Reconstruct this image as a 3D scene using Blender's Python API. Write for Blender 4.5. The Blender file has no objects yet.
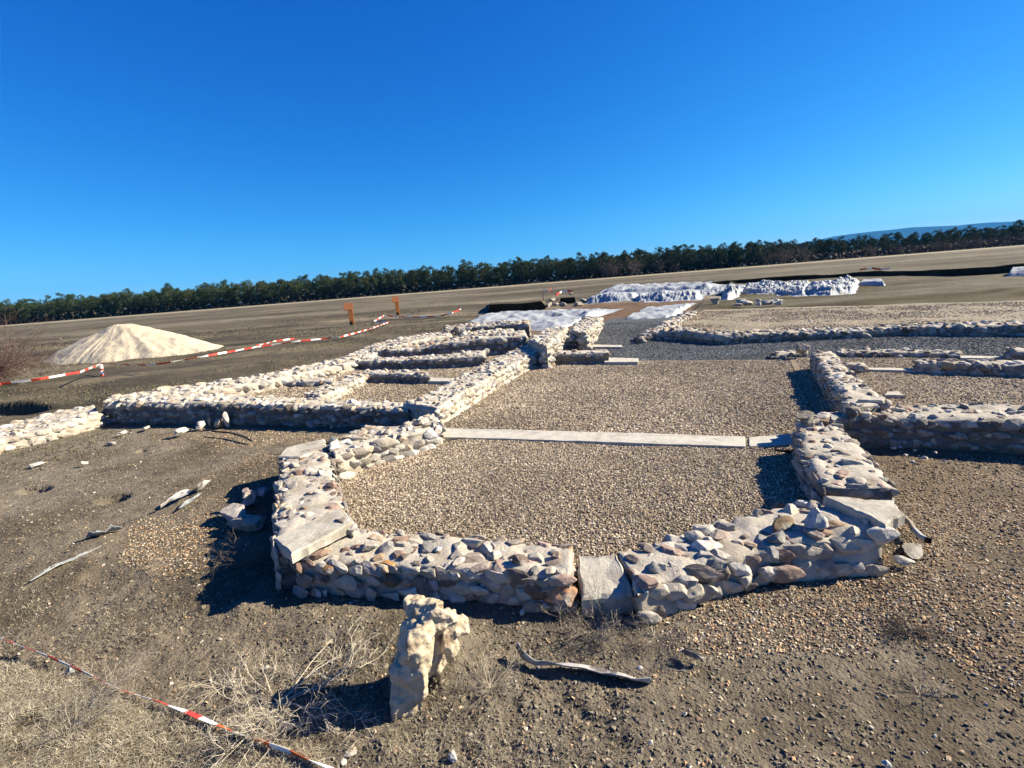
import bpy, math, random
import numpy as np
rng = np.random.default_rng(7); random.seed(7)
S = bpy.context.scene; COL = S.collection
# ------------------------------------------------------------------ camera calibration
F=480.; PT=math.radians(12.02); RO=math.radians(4.5); H=2.1
R0=np.array([1.,0,0]); U0=np.array([0,math.sin(PT),math.cos(PT)]); FW=np.array([0,math.cos(PT),-math.sin(PT)])
CX=math.cos(RO)*R0-math.sin(RO)*U0; CY=math.sin(RO)*R0+math.cos(RO)*U0
def W(px,py,z=0.):
    d=FW+(px-512)/F*CX+(384-py)/F*CY; t=(z-H)/d[2]
    return np.array([d[0]*t,d[1]*t,z])
def D(px,py,dep):                       # a point at a given depth from the camera
    return np.array([0,0,H])+(FW+(px-512)/F*CX+(384-py)/F*CY)*dep
AX=math.radians(26); ca,sa=math.cos(AX),math.sin(AX)
def ST(s,t): return (s*ca+t*sa, -s*sa+t*ca)      # building grid -> world
def toST(x,y): return x*ca-y*sa, x*sa+y*ca
# ------------------------------------------------------------------ noise
def _h(ix,iy,iz,seed):
    n=(ix*374761393+iy*668265263+iz*1274126177+seed*974711)&0xffffffff
    n=((n^(n>>13))*1274126177)&0xffffffff
    n=((n^(n>>16))*2246822519)&0xffffffff
    return ((n^(n>>15))&0xffffff)/float(0xffffff)*2-1
def noise(p,scale,seed=0):
    q=np.asarray(p,float)/scale
    if q.shape[1]==2: q=np.c_[q,np.zeros(len(q))]
    i=np.floor(q).astype(np.int64); f=q-i; f=f*f*(3-2*f); r=0
    for a in (0,1):
        for b in (0,1):
            for c in (0,1):
                w=(f[:,0] if a else 1-f[:,0])*(f[:,1] if b else 1-f[:,1])*(f[:,2] if c else 1-f[:,2])
                r=r+w*_h(i[:,0]+a,i[:,1]+b,i[:,2]+c,seed)
    return r
def fbm(p,scale,oct=4,seed=0,g=.5):
    r=0;a=1;
    for k in range(oct): r=r+a*noise(p,scale/2**k,seed+k*17); a*=g
    return r
def sm(a,b,x): t=np.clip((x-a)/(b-a),0,1); return t*t*(3-2*t)
# ------------------------------------------------------------------ materials
ALB=.60
def mat(name,base,rough=.9,bump=0,bscale=30,var=.25,vscale=8,attr=False,spec=.3,detail=6,island=0,mottle=None,vor=0):
    m=bpy.data.materials.new(name); m.use_nodes=True; nt=m.node_tree; N=nt.nodes; L=nt.links
    b=N['Principled BSDF']; b.inputs['Roughness'].default_value=rough; b.inputs['Specular IOR Level'].default_value=spec
    geo=N.new('ShaderNodeTexCoord')
    if attr:
        a=N.new('ShaderNodeAttribute'); a.attribute_name='Col'; src=a.outputs['Color']
    else:
        r=N.new('ShaderNodeRGB'); r.outputs[0].default_value=(*base,1); src=r.outputs[0]
    n=N.new('ShaderNodeTexNoise'); n.inputs['Scale'].default_value=vscale; n.inputs['Detail'].default_value=detail; n.inputs['Roughness'].default_value=.65
    L.new(geo.outputs['Object'],n.inputs['Vector'])
    mr=N.new('ShaderNodeMapRange'); mr.inputs[1].default_value=.3; mr.inputs[2].default_value=.7; mr.inputs[3].default_value=ALB*(1-var); mr.inputs[4].default_value=ALB*(1+var)
    L.new(n.outputs['Fac'],mr.inputs[0])
    mx=N.new('ShaderNodeVectorMath'); mx.operation='SCALE'; L.new(src,mx.inputs[0]); L.new(mr.outputs[0],mx.inputs['Scale']); out=mx.outputs[0]
    if mottle:
        n2=N.new('ShaderNodeTexNoise'); n2.inputs['Scale'].default_value=mottle[1]; n2.inputs['Detail'].default_value=5; L.new(geo.outputs['Object'],n2.inputs['Vector'])
        m2=N.new('ShaderNodeMapRange'); m2.inputs[1].default_value=mottle[2]; m2.inputs[2].default_value=mottle[3]; L.new(n2.outputs['Fac'],m2.inputs[0])
        mm=N.new('ShaderNodeMix'); mm.data_type='RGBA'; L.new(m2.outputs[0],mm.inputs[0]); L.new(out,mm.inputs[6]); mm.inputs[7].default_value=(*[q*ALB for q in mottle[0]],1); out=mm.outputs[2]
    hsrc=None
    fine=(name=='dirt')
    if vor:
        v=N.new('ShaderNodeTexVoronoi'); v.inputs['Scale'].default_value=vor; L.new(geo.outputs['Object'],v.inputs['Vector'])
        sp=N.new('ShaderNodeSeparateColor'); L.new(v.outputs['Color'],sp.inputs[0])
        m3=N.new('ShaderNodeMapRange'); m3.inputs[3].default_value=.55; m3.inputs[4].default_value=1.5; L.new(sp.outputs[0],m3.inputs[0])
        v2=N.new('ShaderNodeVectorMath'); v2.operation='SCALE'; L.new(out,v2.inputs[0]); L.new(m3.outputs[0],v2.inputs['Scale']); out=v2.outputs[0]
        inv=N.new('ShaderNodeMath'); inv.operation='SUBTRACT'; inv.inputs[0].default_value=1; L.new(v.outputs['Distance'],inv.inputs[1]); hsrc=inv.outputs[0]
    L.new(out,b.inputs['Base Color'])
    if fine:
        nf_=N.new('ShaderNodeTexNoise'); nf_.inputs['Scale'].default_value=14; nf_.inputs['Detail'].default_value=8; nf_.inputs['Roughness'].default_value=.7; L.new(geo.outputs['Object'],nf_.inputs['Vector'])
        vf=N.new('ShaderNodeTexVoronoi'); vf.inputs['Scale'].default_value=55; L.new(geo.outputs['Object'],vf.inputs['Vector'])
        ad=N.new('ShaderNodeMath'); ad.operation='MULTIPLY_ADD'; L.new(vf.outputs['Distance'],ad.inputs[0]); ad.inputs[1].default_value=-.22; L.new(nf_.outputs['Fac'],ad.inputs[2]); hsrc=ad.outputs[0]
    if bump:
        nb=N.new('ShaderNodeTexNoise'); nb.inputs['Scale'].default_value=bscale; nb.inputs['Detail'].default_value=8; nb.inputs['Roughness'].default_value=.7; L.new(geo.outputs['Object'],nb.inputs['Vector'])
        bu=N.new('ShaderNodeBump'); bu.inputs['Strength'].default_value=1; bu.inputs['Distance'].default_value=bump
        L.new(hsrc if hsrc else nb.outputs['Fac'],bu.inputs['Height']); L.new(bu.outputs[0],b.inputs['Normal'])
    return m
M={}
M['ground']=mat('dirt',(.2,.17,.13),bump=.05,bscale=12,var=.35,vscale=6,attr=True,spec=.1,detail=10,mottle=((.115,.098,.066),.55,.52,.78))
M['pebble']=mat('pebble',(.4,.3,.2),var=.1,attr=True,spec=.25,vscale=20)
M['gravel']=mat('gravel_bed',(.33,.26,.185),bump=.012,var=.2,vscale=2.5,vor=75,spec=.15)
M['gravel_far']=mat('gravel_bed_far',(.36,.30,.215),bump=.012,var=.25,vscale=1.2,vor=45,spec=.15)
M['gravel_grey']=mat('grey_gravel_bed',(.115,.125,.14),bump=.012,var=.15,vscale=2,vor=60,spec=.2)
M['mortar']=mat('lime_mortar',(.65,.585,.49),bump=.012,bscale=35,var=.16,vscale=10,spec=.15,mottle=((.46,.39,.30),5,.5,.68))
M['face_mortar']=mat('shaded_face_mortar',(.25,.22,.185),bump=.012,bscale=35,var=.25,vscale=10,spec=.15)  # darkened mortar, shade of the cross-wall faces put into the colour
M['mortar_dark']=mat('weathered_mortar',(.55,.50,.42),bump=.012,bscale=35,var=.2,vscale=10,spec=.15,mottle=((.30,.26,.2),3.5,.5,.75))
M['stone']=mat('rubble_stone',(.5,.4,.3),bump=.01,bscale=28,var=.28,vscale=22,attr=True,spec=.2,mottle=((.68,.61,.52),9,.53,.66))
M['rock']=mat('weathered_rock',(.5,.4,.3),bump=.012,bscale=22,var=.35,vscale=16,attr=True,spec=.2,mottle=((.56,.53,.46),7,.5,.68))
M['old_rock']=mat('old_ochre_rock',(.76,.63,.45),bump=.012,bscale=30,var=.35,vscale=9,spec=.15,mottle=((.44,.31,.20),8,.5,.68))
M['slab']=mat('limestone_slab',(.62,.575,.49),bump=.008,bscale=30,var=.22,vscale=11,spec=.15,mottle=((.42,.37,.30),7,.48,.66))
M['beam']=mat('concrete_threshold',(.66,.62,.54),bump=.006,bscale=30,var=.18,vscale=9,spec=.15,mottle=((.42,.38,.32),6,.55,.8))
M['sand']=mat('builders_sand',(.70,.60,.45),bump=.05,bscale=5,var=.10,vscale=3,spec=.1)
M['grass']=mat('dry_grass',(.4,.3,.2),var=.15,attr=True,spec=.2)
M['twig']=mat('dry_twig',(.42,.36,.28),var=.25,vscale=30,spec=.2)
M['straw_twig']=mat('bleached_twig',(.66,.58,.45),var=.2,vscale=30,spec=.2)
M['twig_dark']=mat('dark_twig',(.20,.165,.13),var=.25,vscale=30,spec=.2)
M['twig_red']=mat('red_brown_twig',(.19,.12,.10),var=.25,vscale=30,spec=.2)
M['bark']=mat('pine_bark',(.11,.075,.05),var=.3,vscale=3)
M['bare']=mat('bare_branch',(.16,.125,.10),var=.3,vscale=1)
M['needles']=mat('pine_needles',(.052,.082,.034),var=.35,vscale=.5,spec=.15)
M['needles_b']=mat('pine_needles_olive',(.078,.105,.042),var=.35,vscale=.5,spec=.15)
M['fleece']=mat('geotextile',(.42,.45,.49),bump=.03,bscale=6,var=.10,vscale=2,spec=.3,rough=.7,mottle=((.42,.40,.36),1.3,.58,.75))
M['plastic']=mat('white_plastic',(.52,.54,.52),bump=.004,bscale=20,var=.12,vscale=12,rough=.45,spec=.4)
M['corten']=mat('rusty_steel',(.72,.25,.07),bump=.003,bscale=20,var=.25,vscale=5,rough=.75)
M['corten_dark']=mat('rusty_steel_dark',(.36,.13,.05),bump=.003,bscale=20,var=.25,vscale=5,rough=.75)
M['red']=mat('tape_red',(.95,.09,.06),rough=.4,var=.1,spec=.4)
M['white']=mat('tape_white',(1.2,1.18,1.15),rough=.4,var=.06,spec=.4)
M['orange']=mat('tape_orange',(1.2,.28,.08),rough=.4,var=.1,spec=.4)
M['metal']=mat('bent_sheet_metal',(.58,.55,.52),rough=.6,var=.25,vscale=14,bump=.003,spec=.5,mottle=((.16,.14,.13),9,.5,.62))
M['dark']=mat('blackened_wood',(.03,.026,.022),var=.3)
M['mountain']=mat('mountain_slope',(.05,.08,.12),spec=0,var=.3,vscale=.002)
# ------------------------------------------------------------------ mesh helpers
def mesh_np(name,v,f,m,parent=None,col=None,smooth=False,mi=None,loc=None):
    v=np.asarray(v,float); f=np.asarray(f,np.int32); k=f.shape[1]
    if loc is not None: v=v-np.asarray(loc)
    me=bpy.data.meshes.new(name); me.vertices.add(len(v)); me.vertices.foreach_set('co',v.astype(np.float32).ravel())
    me.loops.add(f.size); me.loops.foreach_set('vertex_index',f.ravel())
    me.polygons.add(len(f)); me.polygons.foreach_set('loop_start',np.arange(len(f),dtype=np.int32)*k)
    try: me.polygons.foreach_set('loop_total',np.full(len(f),k,np.int32))
    except Exception: pass
    for q in (m if isinstance(m,list) else [m]): me.materials.append(q)
    if mi is not None: me.polygons.foreach_set('material_index',np.asarray(mi,np.int32))
    me.polygons.foreach_set('use_smooth',np.full(len(f),smooth))
    if col is not None:
        a=me.color_attributes.new('Col','FLOAT_COLOR','POINT'); c=np.c_[np.asarray(col),np.ones(len(v))]; a.data.foreach_set('color',c.astype(np.float32).ravel())
    me.update(calc_edges=True); me.validate()
    o=bpy.data.objects.new(name,me); COL.objects.link(o)
    if loc is not None: o.location=loc
    if parent: o.parent=parent; o.location=(0,0,0) if loc is None else np.asarray(loc)-np.asarray(parent.location)
    return o
def tag(o,label=None,cat=None,group=None,kind=None):
    if label: o['label']=label
    if cat: o['category']=cat
    if group: o['group']=group
    if kind: o['kind']=kind
    return o
def empty(name,loc,label,cat,group=None):
    o=bpy.data.objects.new(name,None); COL.objects.link(o); o.location=loc; o.empty_display_size=.1
    return tag(o,label,cat,group)
def grid_faces(n,m,close=False):
    a=np.arange(n-1)[:,None]*m+np.arange(m-1)[None,:]
    f=np.stack([a,a+1,a+m+1,a+m],-1).reshape(-1,4)
    return f
def ico(sub):
    t=(1+5**.5)/2
    v=[(-1,t,0),(1,t,0),(-1,-t,0),(1,-t,0),(0,-1,t),(0,1,t),(0,-1,-t),(0,1,-t),(t,0,-1),(t,0,1),(-t,0,-1),(-t,0,1)]
    v=[np.array(a)/np.linalg.norm(a) for a in v]
    f=[(0,11,5),(0,5,1),(0,1,7),(0,7,10),(0,10,11),(1,5,9),(5,11,4),(11,10,2),(10,7,6),(7,1,8),(3,9,4),(3,4,2),(3,2,6),(3,6,8),(3,8,9),(4,9,5),(2,4,11),(6,2,10),(8,6,7),(9,8,1)]
    for _ in range(sub):
        c={}; nf=[]
        def mid(a,b):
            k=(min(a,b),max(a,b))
            if k not in c: p=v[a]+v[b]; v.append(p/np.linalg.norm(p)); c[k]=len(v)-1
            return c[k]
        for a,b,d in f:
            x,y,z=mid(a,b),mid(b,d),mid(d,a); nf+=[(a,x,z),(b,y,x),(d,z,y),(x,y,z)]
        f=nf
    return np.array(v),np.array(f,np.int32)
ICO={k:ico(k) for k in (0,1,2,3,4,5)}
def rock_shape(sub,seed,cuts=9,rough=.06):
    r=np.random.default_rng(seed); v,f=ICO[sub]; v=v.copy()
    for k in range(cuts):
        n=r.normal(size=3); n/=np.linalg.norm(n); d=r.uniform(.42,.8); e=v@n-d
        v=v-np.where(e>0,e,0)[:,None]*n*.93
    v=v*(1+rough*fbm(v,.7,3,seed)[:,None]); v/=np.abs(v).max(0)
    return v,f
ROCK={sub:[rock_shape(sub,100+i,cuts=14 if sub>1 else 6,rough=.10)[0] for i in range(20)] for sub in (1,2,3)}
def rotm(yaw,tx,ty):
    N=len(yaw); z=np.zeros(N); o=np.ones(N)
    c,s=np.cos(yaw),np.sin(yaw); Z=np.stack([c,-s,z,s,c,z,z,z,o],-1).reshape(N,3,3)
    c,s=np.cos(tx),np.sin(tx); X=np.stack([o,z,z,z,c,-s,z,s,c],-1).reshape(N,3,3)
    c,s=np.cos(ty),np.sin(ty); Y=np.stack([c,z,s,z,o,z,-s,z,c],-1).reshape(N,3,3)
    return Z@X@Y
def scatter(pts,size,R,shapes,faces,sq):
    """merged copies: pts Nx3, size N, R Nx3x3, shapes list of Vx3, sq Nx3"""
    N=len(pts); k=rng.integers(0,len(shapes),N); B=np.stack(shapes)[k]
    v=B*(size[:,None]*sq)[:,None,:]; v=np.einsum('nij,nvj->nvi',R,v)+pts[:,None,:]
    nv=B.shape[1]; f=faces[None]+(np.arange(N)*nv)[:,None,None]
    return v.reshape(-1,3),f.reshape(-1,faces.shape[1])
# ------------------------------------------------------------------ terrain
PITS=[(141,449,.09,.12,.7),(34,488,.14,.16,1.5),(112,497,.16,.16,1.2)]
PITW=[(W(a,b),r,d,e) for a,b,r,d,e in PITS]
DA,DB=W(-60,412),W(66,407)
def gz(x,y):
    x=np.asarray(x,float);y=np.asarray(y,float); p=np.c_[x,y]; s,t=toST(x,y); r=np.hypot(x,y)
    inside=sm(-12.6,-11.6,s)*(1-sm(9,10,s))*sm(1.9,2.3,t)*(1-sm(26,30,t))
    out=(s>1.0)&(t<6.5)
    a=.035*fbm(p,1.1,2,3)+.020*fbm(p,.25,3,9)*np.clip(6/np.maximum(r,.1),0,1)
    a=a+.010*fbm(p,.07,2,5)*np.clip(4/np.maximum(r,.1),0,1)
    z=a*(1-.8*inside)-.03*inside
    z=z+.10*fbm(p,9,2,31)*sm(9,20,r)*(1-inside)*(1-sm(60,120,r)) -.3*sm(80,400,r)*0
    for w,rad,d,e in PITW:
        dx=(x-w[0]);dy=(y-w[1]); q=np.sqrt((dx/e)**2+dy**2*1.6)/rad; z=z-d*(1-sm(.5,1.1,q))
    # ditch beyond the low wall
    u=DB-DA; L=np.hypot(*u[:2]); u=u[:2]/L; al=(x-DA[0])*u[0]+(y-DA[1])*u[1]; pe=-(x-DA[0])*u[1]+(y-DA[1])*u[0]
    wob=.10*fbm(p,1.6,3,77)
    z=z-.65*sm(-.8,-.4,pe+wob)*(1-sm(.02,.2,pe+wob))*(1-sm(L-1.6,L,al))*sm(-4,-3,al)
    z=z+.12*sm(.12,.22,pe+wob)*(1-sm(.3,1.6,pe+wob))*(1-sm(L-1.6,L-.1,al))*sm(-4,-3,al)
    # raised ground behind the grey corridor wall
    z=z+.20*sm(-2.3,-1.9,s)*sm(14.4,14.8,t)*(1-sm(24,34,t))
    # earth ramp against the upright rock
    q=W(445,655); z=z+.20*np.exp(-(((x-q[0])/.13)**2+((y-q[1])/.22)**2))
    q=W(20,760); z=z+.10*np.exp(-(((x-q[0])/.6)**2+((y-q[1])/.35)**2))
    return z
def ground_color(x,y):
    p=np.c_[x,y]; s,t=toST(x,y); r=np.hypot(x,y)
    n1=fbm(p,.8,4,41); n2=fbm(p,3.5,3,52); n3=fbm(p,.18,3,63)
    c=np.array([.265,.22,.165])*np.ones((len(x),1))
    def mixc(c,col,w): return c*(1-w[:,None])+np.array(col)*w[:,None]
    c=mixc(c,(.155,.123,.085),sm(-.1,.7,n1)*.85); c=mixc(c,(.37,.32,.245),sm(0,.9,-n2)*.55); c=mixc(c,(.12,.10,.07),sm(.2,.9,n3)*.4)
    # mossy / grassy ground left and behind
    g=sm(7.5,11,r)*(1-sm(-12.8,-11.8,s)*(1-sm(9,11,s))*(1-sm(20,26,t))); n4=fbm(p*np.array([.35,1]),1.6,5,71)
    gc=np.array([.15,.127,.088])+.095*np.clip(n4,-1,1)[:,None]*np.array([1,.85,.55])
    c=c*(1-g[:,None])+gc*g[:,None]
    # far stubble field
    g=sm(32,55,y+.25*x); n5=fbm(p*np.array([.4,1]),7,5,81)
    gc=np.array([.165,.142,.098])+.075*np.clip(n5,-1,1)[:,None]*np.array([1,.9,.7])
    c=c*(1-g[:,None])+gc*g[:,None]
    # worn vehicle tracks
    for y0,wd,x0,x1 in ((37,3.2,-13,30),(58,5,-70,0),(105,9,-50,110)):
        yy=y+.30*(x) if y0<40 else y+.05*x
        c=mixc(c,(.42,.35,.25),sm(wd,wd*.3,np.abs(yy-y0+noise(p,9,5)*1.5))*sm(x0-6,x0,x)*(1-sm(x1,x1+10,x))*(.6 if y0<40 else .3))
    c=mixc(c,(.50,.42,.29),sm(190,235,y)*(1-sm(270,300,y))*.8)
    c=mixc(c,(.05,.05,.03),sm(275,292,y))
    # olive grass band beyond the raised gravel
    g=sm(20,22,t)*(1-sm(36,44,t))*sm(-2.3,-.5,s); gc=np.array([.125,.108,.062])+.075*np.clip(fbm(p*np.array([.5,1]),2.2,5,91),-1,1)[:,None]
    c=c*(1-g[:,None])+gc*g[:,None]
    # red-brown excavated earth round the sheeting
    g=sm(-13,-11,s)*(1-sm(-2.6,-2,s))*sm(17,19,t)*(1-sm(33,36,t)); c=mixc(c,(.22,.13,.08),g*.85)
    # orange grit right of the apse
    g=sm(1.0,1.4,s)*(1-sm(2.6,3.6,s+n1*.8))*(1-sm(6.5,7,t))*sm(.6,1.4,t); c=mixc(c,(.30,.22,.145),g*.55)
    return np.clip(c,.02,.8)
def build_ground():
    rr=[.35]
    while rr[-1]<70: rr.append(rr[-1]*1.0085+.002)
    while rr[-1]<14000: rr.append(rr[-1]*1.05)
    rr=np.array(rr); th=np.concatenate([np.radians(np.linspace(-180,-66,30)[:-1]),np.radians(np.linspace(-66,66,620)),np.radians(np.linspace(66,180,30)[1:])])
    R,T=np.meshgrid(rr,th,indexing='ij'); x=(R*np.sin(T)).ravel(); y=(R*np.cos(T)).ravel()
    v=np.c_[x,y,gz(x,y)]; f=grid_faces(len(rr),len(th))
    # centre fan closed by a tiny quad ring
    o=mesh_np('ground',v,f,M['ground'],col=ground_color(x,y),smooth=True); tag(o,kind='structure')
    hv=[(0,0,-.05)]+[tuple(v[i]) for i in range(len(th))]
    return o
build_ground()
def patch(name,near,far,z,m,n=60,amp=.012):
    def rs(P):
        P=np.array(P,float); d=np.r_[0,np.cumsum(np.hypot(*np.diff(P[:,:2],axis=0).T))]; q=np.linspace(0,d[-1],n)
        return np.c_[np.interp(q,d,P[:,0]),np.interp(q,d,P[:,1])]
    a,b=rs(near),rs(far); k=np.linspace(0,1,n)[:,None,None]; g=(a[None]*(1-k)+b[None]*k).reshape(-1,2)
    v=np.c_[g,np.full(len(g),z)+amp*fbm(g,1.2,3,12)]
    return tag(mesh_np(name,v,grid_faces(n,n)[:,::-1],m,smooth=True),kind='structure')
def sts(L): return [ST(*a) for a in L]
APN=[W(300,472,.33)[:2],W(300,520,.33)[:2],W(345,547,.3)[:2],W(450,552,.3)[:2],W(576,562,.22)[:2],W(592,553,.20)[:2],W(616,551,.20)[:2],W(630,560,.2)[:2],W(700,545,.3)[:2],W(855,505,.35)[:2]]
APF=[W(385,436,.3)[:2],W(480,437,.1)[:2],W(600,438,.1)[:2],W(700,440,.1)[:2],W(815,436,.35)[:2]]
patch('apse_gravel',APN,APF,.10,M['gravel'],90)
patch('nave_gravel',[W(420,431,.1)[:2],W(815,440,.1)[:2]],sts([(-4.6,11.1),(.9,11.1)]),.104,M['gravel'],90)
patch('corridor_gravel',sts([(-5.2,11.0),(12,11.0)]),sts([(-5.2,14.6),(12,14.6)]),.09,M['gravel_grey'],90)
patch('passage_gravel',sts([(-4.9,14.1),(-2.4,14.1)]),sts([(-5.4,22),(-2.3,22)]),.09,M['gravel_grey'])
patch('right_room_gravel',sts([(.9,6.75),(10,7.0)]),sts([(.9,11.35),(10,11.35)]),.12,M['gravel'],90)
patch('left_room_gravel',sts([(-12.2,5.5),(-10.9,7.2),(-10.2,8.7),(-10.3,12),(-10.4,15)]),sts([(-4.95,6.0),(-4.9,9),(-4.8,12),(-5.3,15)]),.19,M['gravel'],90)
patch('raised_gravel',sts([(-2.1,14.62),(14,14.62)]),sts([(-1.5,23),(14,20)]),.235,M['gravel_far'],70,.02)
# ------------------------------------------------------------------ loose scatter of pebbles
OCT=np.array([(1,0,0),(-1,0,0),(0,1,0),(0,-1,0),(0,0,1),(0,0,-1)],float)
OF=np.array([(0,2,4),(2,1,4),(1,3,4),(3,0,4),(2,0,5),(1,2,5),(3,1,5),(0,3,5)],np.int32)
OSH=[]
for i in range(16):
    r=np.random.default_rng(i); OSH.append(OCT*r.uniform(.75,1.2,(6,1))+r.normal(0,.22,(6,3)))
ISH=[ICO[1][0]*(1+.18*fbm(ICO[1][0],.8,2,i)[:,None]) for i in range(10)]
PAL_G=1.1*np.array([(.66,.53,.37),(.50,.395,.275),(.80,.69,.53),(.26,.19,.135),(.60,.46,.30),(.70,.61,.49),(.17,.135,.10),(.45,.355,.265)])
PAL_O=np.array([(.66,.46,.27),(.50,.34,.20),(.72,.56,.37),(.30,.20,.13),(.74,.64,.5),(.58,.36,.20)])
PAL_K=.98*np.array([(.20,.21,.22),(.14,.15,.16),(.27,.28,.29),(.09,.10,.11),(.34,.35,.35)])
PAL_D=.74*np.array([(.34,.28,.20),(.26,.22,.155),(.42,.36,.265),(.17,.14,.10),(.30,.25,.18)])
def pebbles(name,x,y,z,size,pal,label,parent=None,hi=False,sqz=.6,m='pebble'):
    N=len(x); sh,fc=(ISH,ICO[1][1]) if hi else (OSH,OF)
    R=rotm(rng.uniform(0,6.28,N),rng.normal(0,.4,N),rng.normal(0,.4,N)); sq=np.c_[rng.uniform(.8,1.35,N),rng.uniform(.7,1,N),rng.uniform(sqz*.7,sqz*1.2,N)]
    v,f=scatter(np.c_[x,y,z],size,R,sh,fc,sq); nv=sh[0].shape[0]
    pv_=(1+.24*fbm(np.c_[x,y],1.1,4,91))[:,None]; c=np.repeat(pal[rng.integers(0,len(pal),N)]*rng.uniform(.8,1.2,(N,1))*pv_,nv,0)
    return tag(mesh_np(name,v,f,M[m],col=c),label,'gravel' if label else None,kind='stuff')
def inpoly(x,y,P):
    P=np.array(P); r=np.zeros(len(x),bool); j=len(P)-1
    for i in range(len(P)):
        a=(P[i,1]>y)!=(P[j,1]>y); xx=(P[j,0]-P[i,0])*(y-P[i,1])/(P[j,1]-P[i,1]+1e-12)+P[i,0]; r^=a&(x<xx); j=i
    return r
def fill(P,n):
    P=np.array(P); lo,hi=P.min(0),P.max(0); x=rng.uniform(lo[0],hi[0],n*4); y=rng.uniform(lo[1],hi[1],n*4); k=inpoly(x,y,P); x,y=x[k][:n],y[k][:n]; return x,y
x,y=fill(APN+APF[::-1],52000); pebbles('gravel',x,y,.104+.012*fbm(np.c_[x,y],1.2,3,12),rng.uniform(.006,.0125,len(x)),PAL_G,'beige pea gravel filling the curved apse in front of the threshold')
x,y=fill([ST(-4.6,5.3),ST(1,5.6),ST(1,11),ST(-4.6,11)],62000); pebbles('gravel',x,y,.108+.012*fbm(np.c_[x,y],1.2,3,12),rng.uniform(.009,.017,len(x)),PAL_G,'beige gravel filling the long nave behind the pale threshold')
x,y=fill(sts([(1,6.8),(9,7),(9,11.3),(1,11.3)]),40000); pebbles('gravel',x,y,.124+.012*fbm(np.c_[x,y],1.2,3,12),rng.uniform(.008,.017,len(x)),PAL_G,'beige gravel filling the room right of the nave')
x,y=fill(sts([(-12.2,5.5),(-4.9,6),(-5.2,15),(-10.4,15),(-10.2,8.7)]),45000); pebbles('gravel',x,y,.194+.012*fbm(np.c_[x,y],1.2,3,12),rng.uniform(.01,.02,len(x)),PAL_G,'beige gravel filling the small rooms left of the nave')
x,y=fill(sts([(-1.9,14.9),(13,14.9),(13,20),(-1.5,22)]),22000); pebbles('gravel',x,y,.24+0*x,rng.uniform(.012,.03,len(x)),PAL_G,'dry beige gravel on the raised ground behind the long corridor wall')
x,y=fill(sts([(-5,11.1),(11,11.35),(11,14.4),(-2.5,14.4),(-2.5,20),(-5,20)]),60000); pebbles('gravel',x,y,.094+.012*fbm(np.c_[x,y],1.2,3,12),rng.uniform(.01,.02,len(x)),PAL_K,'dark grey crushed gravel of the corridor behind the nave')
# grit spilled outside
n=190000; th=np.radians(rng.uniform(-62,62,n)); r=1.6+8.5*rng.random(n)**1.2; x,y=r*np.sin(th),r*np.cos(th); s,t=toST(x,y)
G1=[W(*q)[:2] for q in [(640,612),(790,582),(895,548),(893,510),(862,455),(1024,452),(1140,560),(1140,740),(1024,705),(900,640),(760,660),(650,640)]]
G2=[W(*q)[:2] for q in [(118,556),(128,525),(185,487),(255,446),(290,450),(246,505),(222,560),(160,585)]]
G3=[W(*q)[:2] for q in [(100,432),(110,424),(420,430),(330,441),(230,446)]]
nz=fbm(np.c_[x,y],.7,3,5); xx=x+.10*noise(np.c_[x,y],.35,3); yy=y+.10*noise(np.c_[x,y],.35,4)
pr=np.where(inpoly(xx,yy,G1),.45+.6*nz,0)+np.where(inpoly(xx,yy,G2),.6+.5*nz,0)+np.where(inpoly(xx,yy,G3),.8,0)+.03
inb=inpoly(x,y,APN+APF[::-1])|((s>-5)&(s<.9)&(t>5.2))|((t>6.3)&(s>.9))|((t>5.2)&(s<-4.6))
k=(rng.random(n)<pr)&~inb; x,y=x[k],y[k]; pebbles('gravel',x,y,gz(x,y)+.003,rng.uniform(.005,.012,len(x)),PAL_O,'orange and tan grit spilled on the earth outside the apse walls')
n=170000; th=np.radians(rng.uniform(-62,62,n)); r=.9+11*rng.random(n)**1.2; x,y=r*np.sin(th),r*np.cos(th); s,t=toST(x,y)
inb=inpoly(x,y,APN+APF[::-1])|((s>-5)&(s<.9)&(t>5.2))|((t>6.3)&(s>.9))|((t>5.2)&(s<-4.6)&(s>-12))
k=~inb&(fbm(np.c_[x,y],.6,3,15)>-.5+.0*x-(rng.random(len(x))<.5)*.9); x,y=x[k],y[k]; pebbles('earth_clods',x,y,gz(x,y)+.001,.003+.013*rng.random(len(x))**3.,PAL_D,'small clods and crumbs of brown earth over the foreground',hi=False)['category']='earth'
n=1600; th=np.radians(rng.uniform(-62,62,n)); r=1.1+16*rng.random(n)**1.2; x,y=r*np.sin(th),r*np.cos(th); s,t=toST(x,y)
inb=inpoly(x,y,APN+APF[::-1])|((s>-5)&(s<.9)&(t>5.2))|((t>6.3)&(s>.9))|((t>5.2)&(s<-4.6)&(s>-12))
x,y=x[~inb],y[~inb]; pebbles('stone_chips',x,y,gz(x,y)+.003,.004+.013*rng.random(len(x))**3,np.array([(.52,.46,.38),(.42,.36,.28),(.6,.56,.5)]),'pale stone chips strewn over the brown earth',hi=True)['category']='stone chips'
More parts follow.
